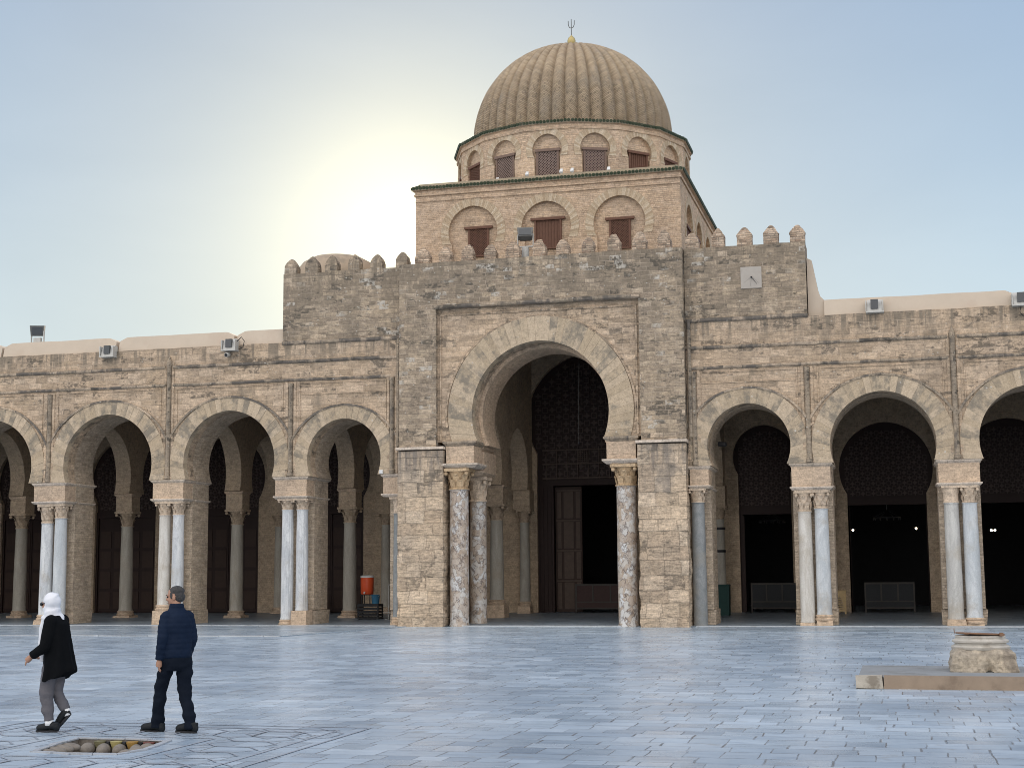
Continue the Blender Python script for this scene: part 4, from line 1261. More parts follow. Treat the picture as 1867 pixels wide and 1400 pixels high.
# ------------------------------------------------------------------ lights and fittings on the building
def wedge_light(x, z, y, label, s=1.0, glass=(-.10, .02)):
    o = thing('floodlight', (x, y, z - .22), label, 'floodlight')
    b = MB(); b.prism([[(y - .20 * s, z - .22), (y + .22, z - .22), (y + .22, z + .18), (y + .02, z + .20 * s), (y - .12 * s, z + .05)]], x - .26 * s, x + .22 * s, 'x')
    b.box(x - .30 * s, x + .28 * s, y - .26 * s, y + .2, z - .27, z - .225)
    for sx in (-.29, .25): b.box(x + sx * s - .015, x + sx * s + .015, y - .24 * s, y + .1, z - .23, z + .14)
    h = b.build('housing', M['galv'], o)
    b = MB(); b.box(x - .14 * s, x + .10 * s, y - .22 * s, y - .10 * s, z - .14, z + .17); b.build('lamp_glass', M['glass'], o)
    return o
wedge_light(-28.55, 10.26, -.05, 'wedge shaped grey floodlight at the parapet gap right of the boxy one')
wl = wedge_light(-23.55, 10.27, -.05, 'wedge shaped grey floodlight with a cable loop above the security camera')
b = MB(); b.tube([(-23.3, -.12, 10.35), (-23.1, -.16, 10.5), (-22.98, -.16, 10.35), (-23.05, -.12, 10.12), (-23.25, -.05, 10.08)], .014, 6); b.build('cable', M['black'], wl)
wedge_light(-.45, 10.47, -.02, 'open fronted grey floodlight on the right parapet')
wl = wedge_light(4.12, 10.45, -.02, 'grey floodlight cut by the right edge of the picture')
b = MB(); b.tube([(4.1, -.1, 10.2), (4.05, -.14, 10.0), (4.15, -.12, 9.85), (4.3, -.08, 9.9)], .012, 6); b.build('cable', M['black'], wl)

def box_flood(x, y, z, label, tilt, s=1.0, post=.0):
    o = thing('floodlight', (x, y, z), label, 'floodlight')
    Mx = Matrix.Translation((x, y, z + .50 * s + post)) @ Matrix.Rotation(math.radians(tilt[1]), 4, 'Z') @ Matrix.Rotation(math.radians(tilt[0]), 4, 'X')
    b = MB(); b.M = Mx
    b.prism([[(-.26 * s, -.20 * s), (.26 * s, -.20 * s), (.30 * s, .24 * s), (-.30 * s, .24 * s)]], -.12 * s, .12 * s)
    b.box(-.20 * s, .20 * s, .12 * s, .22 * s, -.14 * s, .16 * s, tx=.03, ty=.02)
    b.build('housing', M['steel'], o)
    b = MB(); b.M = Mx; b.box(-.22 * s, .22 * s, -.135 * s, -.122 * s, -.15 * s, .18 * s); b.build('lamp_glass', M['glass'], o)
    b = MB(); b.box(x - .30 * s, x - .27 * s, y - .03, y + .03, z + post, z + post + .5 * s); b.box(x + .29 * s, x + .32 * s, y - .03, y + .03, z + post, z + post + .5 * s)
    b.box(x - .30 * s, x + .32 * s, y - .04, y + .04, z + post, z + post + .04)
    if post: b.lathe([(.16, 0), (.14, .08), (.13, post)], (x, y, z), 12)
    else: b.box(x - .15 * s, x + .18 * s, y - .06, y + .06, z - .02, z + .2)
    b.build('bracket', M['galv'], o)
    return o
box_flood(-32.02, .5, 10.80, 'boxy floodlight standing up on the left parapet against the sky', (8, 20), .92)
box_flood(-12.42, .35, 12.78, 'tilted floodlight on a stub post between merlons above the gate', (-32, 12), .95, .5)

def bullet_cam(x, y, z, label, mat, dirv):
    o = thing('security_camera', (x, y, z), label, 'security camera')
    d = Vector(dirv).normalized(); p = Vector((x, y, z))
    b = MB(); b.tube([p - d * .12, p + d * .12, p + d * .15], [.085, .085, .07], 14); shade_auto(b.build('housing', mat, o))
    b = MB(); b.tube([p + d * .151, p + d * .158], .06, 12); b.build('lens', M['black'], o)
    b = MB(); b.tube([p - d * .05, p - d * .05 + Vector((0, .10, .09)), p - d * .05 + Vector((0, .22, .1))], .02, 6); b.build('bracket', M['galv'], o)
bullet_cam(-23.63, -.20, 9.86, 'pale bullet security camera under the cable looped floodlight', M['galv'], (.1, -1, -.2))
bullet_cam(-5.78, 1.55, 6.17, 'dark security camera just inside the arch right of the gate', M['black'], (1, -.35, -.1))

jb = thing('junction_box', (-17.66, -.04, 5.34), 'tiny white junction box on the impost beside the left gate pier', 'junction box')
b = MB(); b.box(-17.73, -17.60, -.10, -.02, 5.345, 5.48); b.build('housing', M['wplastic'], jb)
b = MB(); b.box(-17.71, -17.62, -.112, -.1, 5.365, 5.46); b.build('cover', M['wplastic'], jb)

sdl = thing('sundial', (-4.47, 0, 11.28), 'pale square marble sundial set in the gateway wall', 'sundial')
b = MB(); b.box(-4.82, -4.12, -.03, .02, 11.28, 12.02, j=.006); b.build('plate', simple('sundial_marble', (.37, .335, .295), .7, .12, 6.0, bump=.2, stain=(.33, .29, .25)), sdl)
b = MB(); b.tube([(-4.46, -.03, 11.66), (-4.46, -.12, 11.64)], .03, 8); b.tube([(-4.46, -.05, 11.66), (-4.28, -.12, 11.40)], .008, 6); b.build('gnomon', M['black'], sdl)
b = MB()
for a in (215, 262, 318):
    a = math.radians(a); b.tube([(-4.46 + .06 * math.cos(a), -.034, 11.66 + .06 * math.sin(a)), (-4.46 + .32 * math.cos(a), -.034, 11.66 + .32 * math.sin(a))], .002, 4)
b.build('hour_line', M['steel'], sdl)

ch = thing('hanging_wire', (-11.05, 2.6, 6.5), 'thin wire hanging in the great portal', 'wire')
b = MB(); b.tube([(-11.05, 2.6, 11.55), (-11.04, 2.6, 9.0), (-11.06, 2.6, 6.5)], .004, 6); b.build('cord', M['steel'], ch)
b = MB(); b.lathe([(.01, 0), (.035, .03), (.03, .09), (.01, .12)], (-11.06, 2.6, 6.4), 10); b.build('end_weight', M['black'], ch)

# barriers in the doorways
def barrier(x0, x1, y, z0, label, bm_):
    o = thing('barrier', ((x0 + x1) / 2, y, z0), label, 'barrier', 'low timber barriers in the doorways')
    W = x1 - x0; H = 1.16
    b = MB(); b.box(x0, x0 + .06, y - .04, y + .04, z0, z0 + H); b.box(x1 - .06, x1, y - .04, y + .04, z0, z0 + H)
    b.box(x0 + .06, x1 - .06, y - .035, y + .035, z0 + H - .07, z0 + H); b.box(x0 + .06, x1 - .06, y - .034, y + .034, z0 + .14, z0 + .20); b.box(x0 + .06, x1 - .06, y - .034, y + .034, z0 + .40, z0 + .45)
    for q in (1, 2): b.box(x0 + W * q / 3 - .03, x0 + W * q / 3 + .03, y - .033, y + .033, z0 + .45, z0 + H - .07)
    b.build('frame', M['barrier'], o)
    for q in range(3):
        p = MB(); a = x0 + W * q / 3 + (.06 if q == 0 else .03); c_ = x0 + W * (q + 1) / 3 - (.06 if q == 2 else .03)
        p.box(a, c_, y - .012, y + .012, z0 + .45, z0 + H - .07); p.build('panel', bm_, o)
    p = MB(); p.box(x0 + .06, x1 - .06, y - .013, y + .013, z0 + .20, z0 + .40); p.build('panel', bm_, o)
barrier(-12.95, -10.75, 10.35, .17, 'low reddish timber barrier across the great portal doorway', M['barrier_b'])
barrier(-5.78, -3.94, 10.3, .17, 'low timber barrier in the doorway beside the green bin', M['barrier_p'])
barrier(-1.38, .52, 10.3, .17, 'low timber barrier in the doorway with two lit lamps', M['barrier_p'])

# carved lantern stand
o = thing('carved_stand', (-2.28, 9.0, .16), 'small carved wooden stand with a pointed arch panel by the twin columns', 'stand')
b = MB(); x0, x1, y0, z0 = -2.52, -2.05, 9.0, .15
for a in (x0, x1 - .05): b.box(a, a + .05, y0 - .18, y0 - .13, z0, z0 + .86); b.box(a, a + .05, y0 + .13, y0 + .18, z0, z0 + .86)
b.box(x0 - .02, x1 + .02, y0 - .2, y0 + .2, z0 + .86, z0 + .90); b.build('frame', M['gold'], o)
b = MB()
op = [(-2.42, z0 + .18), (-2.15, z0 + .18), (-2.15, z0 + .45), (-2.2, z0 + .55), (-2.285, z0 + .68), (-2.37, z0 + .55), (-2.42, z0 + .45)]
b.prism([[(x0 + .05, z0 + .1), (x1 - .05, z0 + .1), (x1 - .05, z0 + .86), (x0 + .05, z0 + .86)], op[::-1]], y0 - .17, y0 - .145); b.build('arch_panel', M['gold'], o)
b = MB()
for k in range(5): b.box(-2.42, -2.15, y0 - .16, y0 - .15, z0 + .2 + k * .085, z0 + .235 + k * .085)
b.build('slats', M['gold'], o)

# orange water drum on its crate, bucket
o = thing('crate', (-19.82, 4.7, .08), 'black crate under the orange water drum', 'crate')
b = MB()
for zz in (.10, .22, .34, .46, .58): b.box(-20.25, -19.38, 4.42, 4.46, zz, zz + .07); b.box(-20.25, -19.38, 4.94, 4.98, zz, zz + .07); b.box(-20.25, -20.21, 4.46, 4.94, zz, zz + .07); b.box(-19.42, -19.38, 4.46, 4.94, zz, zz + .07)
b.build('slats', M['black'], o)
b = MB(); b.box(-20.23, -19.40, 4.44, 4.96, .65, .68)
for x in (-20.24, -19.44):
    for y in (4.43, 4.92): b.box(x, x + .05, y, y + .05, .08, .65)
b.build('frame', M['black'], o)
o = thing('water_drum', (-19.95, 4.7, 1.02), 'orange insulated water drum with a pale lid on a black stand', 'water drum')
b = MB(); b.lathe([(.22, 0), (.245, .03), (.25, .3), (.255, .60), (.25, .64)], (-19.95, 4.7, 1.04), 24); shade_auto(b.build('body', M['orange'], o))
b = MB(); b.lathe([(.262, 0), (.262, .05), (.20, .085), (.0, .09)], (-19.95, 4.7, 1.68), 24); shade_auto(b.build('lid', M['wplastic'], o))
b = MB(); b.tube([(-19.95, 4.46, 1.12), (-19.95, 4.38, 1.12), (-19.95, 4.37, 1.06)], .025, 8); b.build('tap', M['wplastic'], o)
b = MB()
for x in (-20.12, -19.78):
    for y in (4.55, 4.85): b.tube([(x, y, 1.04), (x, y, .68)], .02, 6)
b.box(-20.15, -19.75, 4.5, 4.9, 1.01, 1.035); b.build('stand', M['black'], o)
o = thing('bucket', (-19.56, 4.6, .685), 'blue plastic bucket on the black crate', 'bucket')
b = MB(); b.lathe([(.13, 0), (.135, .02), (.17, .34), (.18, .35), (.165, .345), (.12, .02)], (-19.56, 4.58, .685), 20, cap=False); b.lathe([(.0, .015), (.13, .016)], (-19.56, 4.58, .685), 20, cap=False); shade_auto(b.build('body', M['blue'], o))
b = MB(); b.tube([(-19.56 + .18 * math.cos(a), 4.58 - .14 * math.sin(a) * .3 - .05, 1.02 - .10 * math.sin(a)) for a in [PI * i / 8 for i in range(9)]], .006, 6); b.build('handle', M['galv'], o)
o = thing('rail_stand', (-18.95, 4.7, .09), 'thin pale metal rail stand near the grey granite column', 'rail')
b = MB(); b.tube([(-19.08, 4.7, .10), (-19.08, 4.7, 1.40)], .02, 6); b.tube([(-19.3, 4.7, .34), (-18.4, 4.7, .34)], .018, 6); b.tube([(-18.45, 4.7, .10), (-18.45, 4.7, 1.40)], .02, 6); b.tube([(-19.08, 4.7, 1.40), (-18.45, 4.7, 1.40)], .02, 6); b.build('frame', M['galv'], o)
b = MB(); b.box(-19.12, -19.04, 4.45, 4.95, .075, .10); b.box(-18.49, -18.41, 4.45, 4.95, .075, .10); b.build('foot', M['galv'], o)
# bins
o = thing('litter_bin', (-6.62, 8.0, .13), 'dark green litter bin beside the inner column', 'bin')
b = MB(); b.box(-6.88, -6.38, 7.75, 8.25, .13, 1.24, tx=-.015, ty=-.015); b.build('body', M['green'], o)
b = MB(); b.box(-6.92, -6.34, 7.71, 8.29, 1.24, 1.31, tx=.03, ty=.03); b.build('lid', M['green'], o)
o = thing('litter_bin', (-23.72, 8.8, .14), 'black bin in the gloom behind the fluted twin columns', 'bin')
b = MB(); b.box(-23.95, -23.5, 8.55, 9.0, .14, 1.15, tx=-.01, ty=-.01); b.build('body', M['black'], o)
b = MB(); b.box(-23.98, -23.47, 8.52, 9.03, 1.15, 1.2, tx=.03, ty=.03); b.build('lid', M['black'], o)

# lamps in the hall
def hall_lamp(x, y, z, label, two=False):
    o = thing('hanging_lamp', (x, y, z - .1), label, 'lamp')
    b = MB(); b.tube([(x, y, z + .1), (x, y, 9.9)], .008, 5); b.build('chain', M['black'], o)
    b = MB(); b.lathe([(.02, .16), (.12, .10), (.13, .07)], (x, y, z - .02), 12, cap=False); b.build('shade', M['black'], o)
    for dx in ((-.07, .07) if two else (0,)):
        b = MB(); b.ball((x + dx, y, z), (.042, .042, .042), 10, 8); b.build('bulb', M['bulb'], o)
hall_lamp(-1.90, 16, 3.50, 'lit hall lamp on the left of the doorway with two lamps')
hall_lamp(.73, 16, 3.54, 'lit hall lamp on the right of the doorway with two lamps')
hall_lamp(3.86, 16, 3.42, 'lit double hall lamp in the doorway at the right edge', True)
def chandelier(x, y, z, label):
    o = thing('chandelier', (x, y, z), label, 'chandelier', 'unlit chandeliers in the hall')
    b = MB(); b.tube([(x, y, z + .3), (x, y, 9.9)], .012, 5); b.build('chain', M['galv'], o)
    b = MB(); n = 20
    b.tube([(x + .55 * math.cos(2 * PI * k / n), y + .55 * math.sin(2 * PI * k / n), z) for k in range(n + 1)], .02, 6)
    for k in range(6): a = k * PI / 3; b.tube([(x, y, z + .3), (x + .55 * math.cos(a), y + .55 * math.sin(a), z)], .01, 5)
    b.build('ring', M['steel'], o)
    b = MB()
    for k in range(12):
        a = k * PI / 6; b.ball((x + .55 * math.cos(a), y + .55 * math.sin(a), z - .07), (.03, .03, .06), 6, 5)
    b.build('glass_drops', M['steel'], o)
chandelier(-.45, 15, 4.0, 'unlit ring chandelier above the two lit lamps'); chandelier(-5.25, 15, 3.95, 'unlit ring chandelier in the doorway beside the green bin')

# ------------------------------------------------------------------ pedestal on its stone platform
pl = thing('stone_platform', (1.9, -23.2, 0), 'low stone platform slab with a brown worn kerb under the old pedestal', 'platform')
b = MB(); nx = 24
vs = []; fs = []
X0, X1, Y0_, Y1_ = -.72, 5.2, -24.55, -21.6
b.box(X0, X1, Y0_, Y1_, 0.0, .165); b.build('slab', simple('worn_platform_marble', (.255, .265, .27), .8, .22, 3.0, bump=.4, spec=.15, stain=(.17, .165, .15)), pl)
b = MB()
xk = -.32
while xk < 5.2:
    L = min(rnd.choice([2.3, 2.9]), 5.2 - xk)
    b.box(xk + .004, xk + L - .004, -24.80, -24.552, 0.0, .205, j=.008, ty=.012); xk += L
b.build('kerb', simple('brown_kerb_stone', (.27, .205, .15), .85, .25, 5.0, bump=.6, stain=(.17, .125, .09)), pl)
b = MB(); b.box(X0 - .04, -.33, -24.82, -24.5, 0.0, .20, j=.015, tx=.01, ty=.02); b.build('corner_stone', simple('flaking_plaster_corner', (.40, .36, .30), .85, .3, 9.0, bump=1.0, stain=(.15, .12, .09)), pl)
pd = thing('column_base', (1.285, -22.7, .17), 'worn antique column base on a rough block with a rusty plate on top', 'pedestal')
PXc, PYc = 1.285, -22.70
mbp = MB()
# rough trapezoid plinth
mm = MB(); mm.box(PXc - .545, PXc + .545, PYc - .545, PYc + .545, .155, .46, tx=.04, ty=.04)
mm.box(PXc - .49, PXc + .49, PYc - .49, PYc + .49, .41, .52, tx=.035, ty=.035)
def rp(co, n):
    d = .03 * noise.noise(co * 3.2) + .022 * noise.noise(co * 9.0) + .012 * noise.noise(co * 22)
    hole = (co - Vector((PXc + .08, PYc - .545, .20))).length
    if hole < .11: d -= .10 * (1 - hole / .11)
    return co + n * d
me = fuse(mm, 'plinth', .018, 2, Vector((0, 0, 0)), rp)
off = wloc(pd)
for v in me.vertices: v.co -= off
obj_from(me, 'plinth', masonry('plinth_stone', 3.0, 4.0, [(0, (.37, .32, .255)), (1, (.43, .375, .305))], (.4, .35, .28), .15, None, .3, joint=.004, g0=.50, g1=.68, gmax=.7, grey=(.12, .10, .085), bump=1.0, seed=31), pd)
b = MB(); b.lathe([(.50, .52), (.53, .55), (.535, .60), (.50, .63), (.47, .64), (.465, .67), (.51, .69), (.515, .73), (.48, .755), (.455, .765), (.45, .785), (.46, .80), (.455, .83), (.42, .84)], (PXc - .02, PYc, 0), 48,
      rfun=lambda r, z, a: r * (1 + .012 * noise.noise((math.cos(a) * 3, math.sin(a) * 3, z * 9))))
for v in b.v:
    v.z = .505 + (v.z - .52) * .78; v.x = PXc - .02 + (v.x - PXc + .02) * .90; v.y = PYc + (v.y - PYc) * .90
shade_auto(b.build('moulding', simple('stained_marble', (.47, .44, .39), .7, .18, 9.0, bump=.5, stain=(.26, .225, .18)), pd), 50)
b = MB(); b.M = Matrix.Translation((PXc - .02, PYc, .765)) @ Matrix.Scale(.9, 4) @ Matrix.Rotation(math.radians(2.0), 4, 'Y') @ Matrix.Rotation(math.radians(-1.5), 4, 'X')
b.lathe([(.44, 0), (.45, .012), (.44, .025)], (0, 0, 0), 40); b.box(-.30, -.22, -.5, -.4, .0, .02); b.box(.33, .40, -.36, -.25, -.015, .05)
b.tube([(-.46, 0, 0), (-.47, 0, .09)], .008, 6)
b.build('plate', M['rust'], pd)

# ------------------------------------------------------------------ drain basin
dr = thing('drain_basin', (-8.7, -34.1, -.3), 'sunken marble drain basin with scalloped stones in the courtyard floor', 'drain')
b = MB()
n = 4; dep = -.32
NP = len(PIT)
for i in range(NP):
    a, c_ = PIT[i], PIT[(i + 1) % NP]
    b.add([(a[0], a[1], 0), (c_[0], c_[1], 0), (c_[0], c_[1], dep), (a[0], a[1], dep)], [(0, 1, 2, 3)])
b.add([(p[0], p[1], dep) for p in PIT], [list(range(NP))])
b.build('basin', M['old'], dr)
cen = Vector((-8.67, -34.08))
for i in range(NP):
    a, c_ = Vector(PIT[i]), Vector(PIT[(i + 1) % NP])
    for q0, q1 in ((0, rnd.uniform(.4, .6)), (.5, 1)):
        if q0: q0 = qe
        qe = q1
        p, q = a.lerp(c_, q0), a.lerp(c_, q1)
        w0, w1 = rnd.uniform(.03, .075), rnd.uniform(.03, .075)
        po, qo = p + (p - cen).normalized() * w0, q + (q - cen).normalized() * w1
        zz = .008 + rnd.uniform(0, .012)
        b = MB(); gp = (q - p) * .02
        loop = [p + gp - (p - cen).normalized() * .02, q - gp - (q - cen).normalized() * .02, qo - gp, po + gp][::-1]
        b.add([(v.x, v.y, 0) for v in loop] + [(v.x, v.y, zz) for v in loop], [(4, 5, 6, 7), (0, 1, 5, 4), (1, 2, 6, 5), (2, 3, 7, 6), (3, 0, 4, 7)])
        b.build('rim_stone', M['inlay2'], dr)
def lobe(x, y, z, rx, ry, rz, rot, mat, name='scalloped_stone'):
    mm = MB(); mm.ball((0, 0, 0), (rx, ry, rz), 14, 10)
    mm.M = None
    Mx = Matrix.Translation((x, y, z)) @ Matrix.Rotation(rot, 4, 'Z')
    mm.v = [Mx @ (v * (1 + .12 * noise.noise(v * 9 + Vector((x, y, 0)) * 3))) for v in mm.v]
    return mm.build(name, mat, dr, smooth=True)
for k in range(5): lobe(-9.13 + k * .205, -33.60, -.10, .075, .13, .075, .1 * k, M['old'])
for k in range(5): lobe(-9.22 + k * .03, -33.85 - k * .19, -.05, .14, .085, .055, .15, M['old'])
for k in range(3): lobe(-8.92 + k * .29, -34.25 - .03 * k, -.105, .16, .13, .065, .1 + .1 * k, M['old'])
for k in range(3): lobe(-8.28 + k * .02, -33.75 - k * .28, -.07, .10, .11, .075, .1, M['old'])
cups = [(-9.03, (.17, .155, .085)), (-8.82, (.36, .31, .13)), (-8.615, (.33, .20, .055)), (-8.40, (.17, .065, .05))]
for x, c_ in cups:
    mm = MB(); mm.lathe([(.03, -.16), (.035, -.09), (.05, -.05), (.066, 0), (.07, .018), (.04, .02)], (x, -33.50, -.03), 14)
    shade_auto(mm.build('drain_cup', simple('cup_' + 'stone', c_, .7, .3, 20.0, bump=.5), dr))
    mm = MB(); mm.tube([(x + .10, -33.49, -.18), (x + .10, -33.49, -.02)], [.035, .03], 8); mm.build('gap_shade', M['black'], dr)  # solid black peg stands in for the shade in the gap beside the cup

# ------------------------------------------------------------------ people
SKIN = simple('skin', (.36, .20, .135), .55, .12, 14.0)
HAIR = simple('greying_hair', (.045, .043, .042), .7, .7, 70.0, bump=.6)
NAVY = simple('navy_quilted_nylon', (.006, .013, .031), .75, .25, 8.0, spec=.12)
BLK = simple('black_wool', (.0045, .005, .006), .95, .3, 20.0, spec=.08)
TRO = simple('dark_trousers', (.006, .009, .016), .9, .3, 10.0, spec=.1)
GRYT = simple('grey_trousers', (.105, .10, .11), .85, .2, 14.0)
SHOE = simple('black_shoe_leather', (.006, .008, .010), .6, .3, 12.0)
SOLE = simple('shoe_sole', (.02, .02, .022), .8, .3, 12.0)
SCARF = simple('white_scarf_cloth', (.66, .67, .71), .8, .04, 9.0)
SOCK = simple('white_sock', (.72, .72, .72), .9, .05, 9.0)

def hand(mb, w, d, up, side):
    """open relaxed hand rooted at wrist w, pointing along d; side = thumb side; five bent fingers"""
    w = Vector(w); d = Vector(d).normalized(); side = (Vector(side) - d * Vector(side).dot(d)).normalized(); nrm = d.cross(side)
    palm = [w, w + d * .045, w + d * .085]
    mb.tube([w - d * .02, *palm], [.026, .03, .038, .036], 10, sq=None)
    for i, (o, L) in enumerate(((.027, .068), (.009, .078), (-.010, .072), (-.028, .056))):
        b0 = w + d * .078 + side * o
        cur = nrm * (.35 + .08 * i)
        p1 = b0 + (d + cur * .3).normalized() * L * .45; p2 = p1 + (d + cur * 1.1).normalized() * L * .32; p3 = p2 + (d + cur * 2.0).normalized() * L * .26
        mb.tube([b0, p1, p2, p3], [.0098, .0092, .0085, .0072], 8)
    t0 = w + d * .03 + side * .025
    t1 = t0 + (d * .6 + side * .8).normalized() * .035; t2 = t1 + (d + side * .25 + nrm * .3).normalized() * .03
    mb.tube([t0, t1, t2], [.013, .011, .009], 8)

def head(mb, c, R_, s=1.0, ears=True):
    """head facing +x of rotation R_, with nose, brow, chin, ears; centre c"""
    c = Vector(c)
    def A(p, r): 
        m2 = MB(); m2.ball((0, 0, 0), tuple(q * s for q in r), 14, 10)
        mb.add([c + R_ @ (Vector(v) + Vector(p) * s) for v in m2.v], m2.f)
    A((-.012, 0, .035), (.098, .076, .092)); A((.022, 0, -.03), (.072, .062, .085)); A((.055, 0, -.088), (.030, .034, .028))
    A((.096, 0, -.015), (.020, .012, .022)); A((.088, 0, .012), (.014, .010, .03)); A((.082, 0, .03), (.012, .045, .012))
    A((.082, 0, -.058), (.012, .024, .010))
    if ears: A((-.005, .078, -.012), (.02, .009, .033)); A((-.005, -.078, -.012), (.02, .009, .033))
    A((.075, .032, -.025), (.016, .02, .02)); A((.075, -.032, -.025), (.016, .02, .02))

def face_details(root, body, c, R_, s=1.0, brow=HAIR):
    eye = MB()
    for sg in (-1, 1):
        m2 = MB(); m2.ball((0, 0, 0), (.009, .013, .008), 10, 8)
        eye.add([Vector(c) + R_ @ (Vector(v) + Vector((.083, .031 * sg, .012)) * s) for v in m2.v], m2.f)
    eye.build('eyes', BLK, body, True, org=Vector((0, 0, 0)))
    br = MB()
    for sg in (-1, 1):
        m2 = MB(); m2.ball((0, 0, 0), (.006, .02, .005), 8, 6)
        br.add([Vector(c) + R_ @ (Vector(v) + Vector((.093, .031 * sg, .034)) * s) for v in m2.v], m2.f)
    br.build('eyebrows', brow, body, True, org=Vector((0, 0, 0)))
    mo = MB(); m2 = MB(); m2.ball((0, 0, 0), (.006, .022, .005), 8, 6)
    mo.add([Vector(c) + R_ @ (Vector(v) + Vector((.093, 0, -.058)) * s) for v in m2.v], m2.f)
    mo.build('mouth', simple('lips', (.25, .11, .09), .5, .1, 9.0), body, True, org=Vector((0, 0, 0)))

def shoe(root, heel, toe_dir, pitch=0.0, L=.285, w=.052, name='shoe'):
    """heel: ground point under the heel; toe_dir angle in local plan; pitch raises the heel about the toe"""
    mm = MB()
    pts = [(-.03, .05), (.02, .07), (.09, .068), (.16, .05), (.22, .040), (.255, .032)]
    mm.tube([(x, 0, z + .012) for x, z in pts], [.048, .056, .052, .05, .046, .028], 14, sq=(1.0, 1.0))
    mm.ball((-.015, 0, .06), (.047, .042, .055), 12, 8); mm.tube([(.0, 0, .06), (-.005, 0, .125)], [.052, .050], 12)
    mm.v = [Vector((v.x, v.y * .86, max(v.z, .012))) for v in mm.v]
    so = MB()
    ou = []
    for k in range(20):
        a = 2 * PI * k / 20; ca, sa = math.cos(a), math.sin(a)
        ou.append((.112 + .158 * ca, (.046 + .006 * ca) * sa * (1 if abs(ca) < .8 else .95)))
    nn_ = len(ou)
    so.add([(x, y, 0) for x, y in ou] + [(x, y, .024) for x, y in ou], [list(range(nn_))[::-1], list(range(nn_, 2 * nn_))] + [(k, (k + 1) % nn_, nn_ + (k + 1) % nn_, nn_ + k) for k in range(nn_)])
    Mx = Matrix.Translation(heel) @ Matrix.Rotation(toe_dir, 4, 'Z') @ Matrix.Translation((.24, 0, 0)) @ Matrix.Rotation(pitch, 4, 'Y') @ Matrix.Translation((-.24, 0, 0))
    k = L / .285
    mm.v = [Mx @ (v * k) for v in mm.v]; so.v = [Mx @ (v * k) for v in so.v]
    me = fuse(mm, name, .008, 3)
    o = obj_from(me, name, SHOE, root)
    so.build('sole', SOLE, o, org=Vector((0, 0, 0)))

def folds(amp, fz=9.0, seed=0.0):
    def fn(co, n):
        q = noise.noise(Vector((co.x * 5 + seed, co.y * 5, co.z * fz))) * amp + noise.noise(Vector((co.x * 14, co.y * 14 + seed, co.z * 16))) * amp * .4
        return co + n * q
    return fn

# ---- man: walking away to the left, head turned left. local x = forward, y = his left
def ang_from_view(theta):           # heading: degrees away from picture-left towards the distance
    return math.radians(194.7 - theta)
man = thing('person', (-8.545, -32.62, 0), 'man in navy quilted jacket and dark trousers walking away, head turned left', 'person', None, ang_from_view(52))
body = MB()
LH, RH = Vector((.0, .095, .90)), Vector((-.02, -.095, .90))
LK, RK = Vector((.165, .115, .49)), Vector((-.03, -.105, .49))
LA, RA = Vector((.235, .115, .09)), Vector((-.20, -.12, .09))
LS, RS = Vector((-.01, .14, 1.37)), Vector((-.01, -.14, 1.37))
LE, RE = Vector((-.06, .205, 1.12)), Vector((-.02, -.20, 1.12))
LW, RW = Vector((.0, .215, .87)), Vector((.10, -.19, .88))
body.tube([(0, 0, .86), (-.01, 0, 1.0), (.0, 0, 1.2), (-.01, 0, 1.34), (.0, 0, 1.42)], [.12, .125, .13, .115, .07], 16)
body.tube([(-.01, 0, 1.36), (.015, 0, 1.50), (.03, 0, 1.58)], [.06, .056, .056], 12)
HC = Vector((.045, .005, 1.615)); HR = Matrix.Rotation(math.radians(48), 3, 'Z') @ Matrix.Rotation(math.radians(8), 3, 'Y')
head(body, HC, HR, 1.02)
for a, b_, c_ in ((LH, LK, LA), (RH, RK, RA)): body.tube([a, (a + b_) / 2, b_, (b_ + c_) / 2, c_], [.085, .075, .056, .052, .036], 12)
for a, b_, c_ in ((LS, LE, LW), (RS, RE, RW)): body.tube([a, (a + b_) / 2, b_, (b_ + c_) / 2, c_], [.055, .05, .042, .038, .026], 10)
hand(body, LW, (.12, .0, -1), None, (1, -.2, 0)); hand(body, RW, (.12, 0, -1), None, (1, .2, 0))
bo = obj_from(fuse(body, 'body', .0065, 2), 'body', SKIN, man)
face_details(man, bo, HC, HR, 1.02)
hm = MB()
m2 = MB(); m2.ball((0, 0, 0), (.097, .081, .074), 20, 14)
hm.add([HC + HR @ (Vector(v) + Vector((-.026, 0, .058))) for v in m2.v], m2.f)
m2 = MB(); m2.ball((0, 0, 0), (.075, .079, .08), 16, 12)
hm.add([HC + HR @ (Vector(v) + Vector((-.045, 0, .0))) for v in m2.v], m2.f)
for sg in (-1, 1):
    m2 = MB(); m2.ball((0, 0, 0), (.02, .010, .04), 10, 8); hm.add([HC + HR @ (Vector(v) + Vector((.022, .072 * sg, .015))) for v in m2.v], m2.f)
obj_from(fuse(hm, 'hair', .007, 2, fn=lambda co, n: co + n * (.006 * noise.noise(co * 60) + .006 * noise.noise(co * 25))), 'hair', HAIR, man)
jk = MB()
def torso(mb, rings, n=20):
    """rings: (cx, z, half depth x, half width y)"""
    vs = []; fs = []
    for (cx, z, a, b_) in rings:
        for k in range(n):
            t_ = 2 * PI * k / n
            ct, st_ = math.cos(t_), math.sin(t_)
            e = .92
            vs.append((cx + a * math.copysign(abs(ct) ** e, ct), b_ * math.copysign(abs(st_) ** e, st_), z))
    for i in range(len(rings) - 1):
        for k in range(n):
            k2 = (k + 1) % n
            fs.append((i * n + k, i * n + k2, (i + 1) * n + k2, (i + 1) * n + k))
    fs.append(list(range(n))[::-1]); fs.append([(len(rings) - 1) * n + k for k in range(n)])
    mb.add(vs, fs)
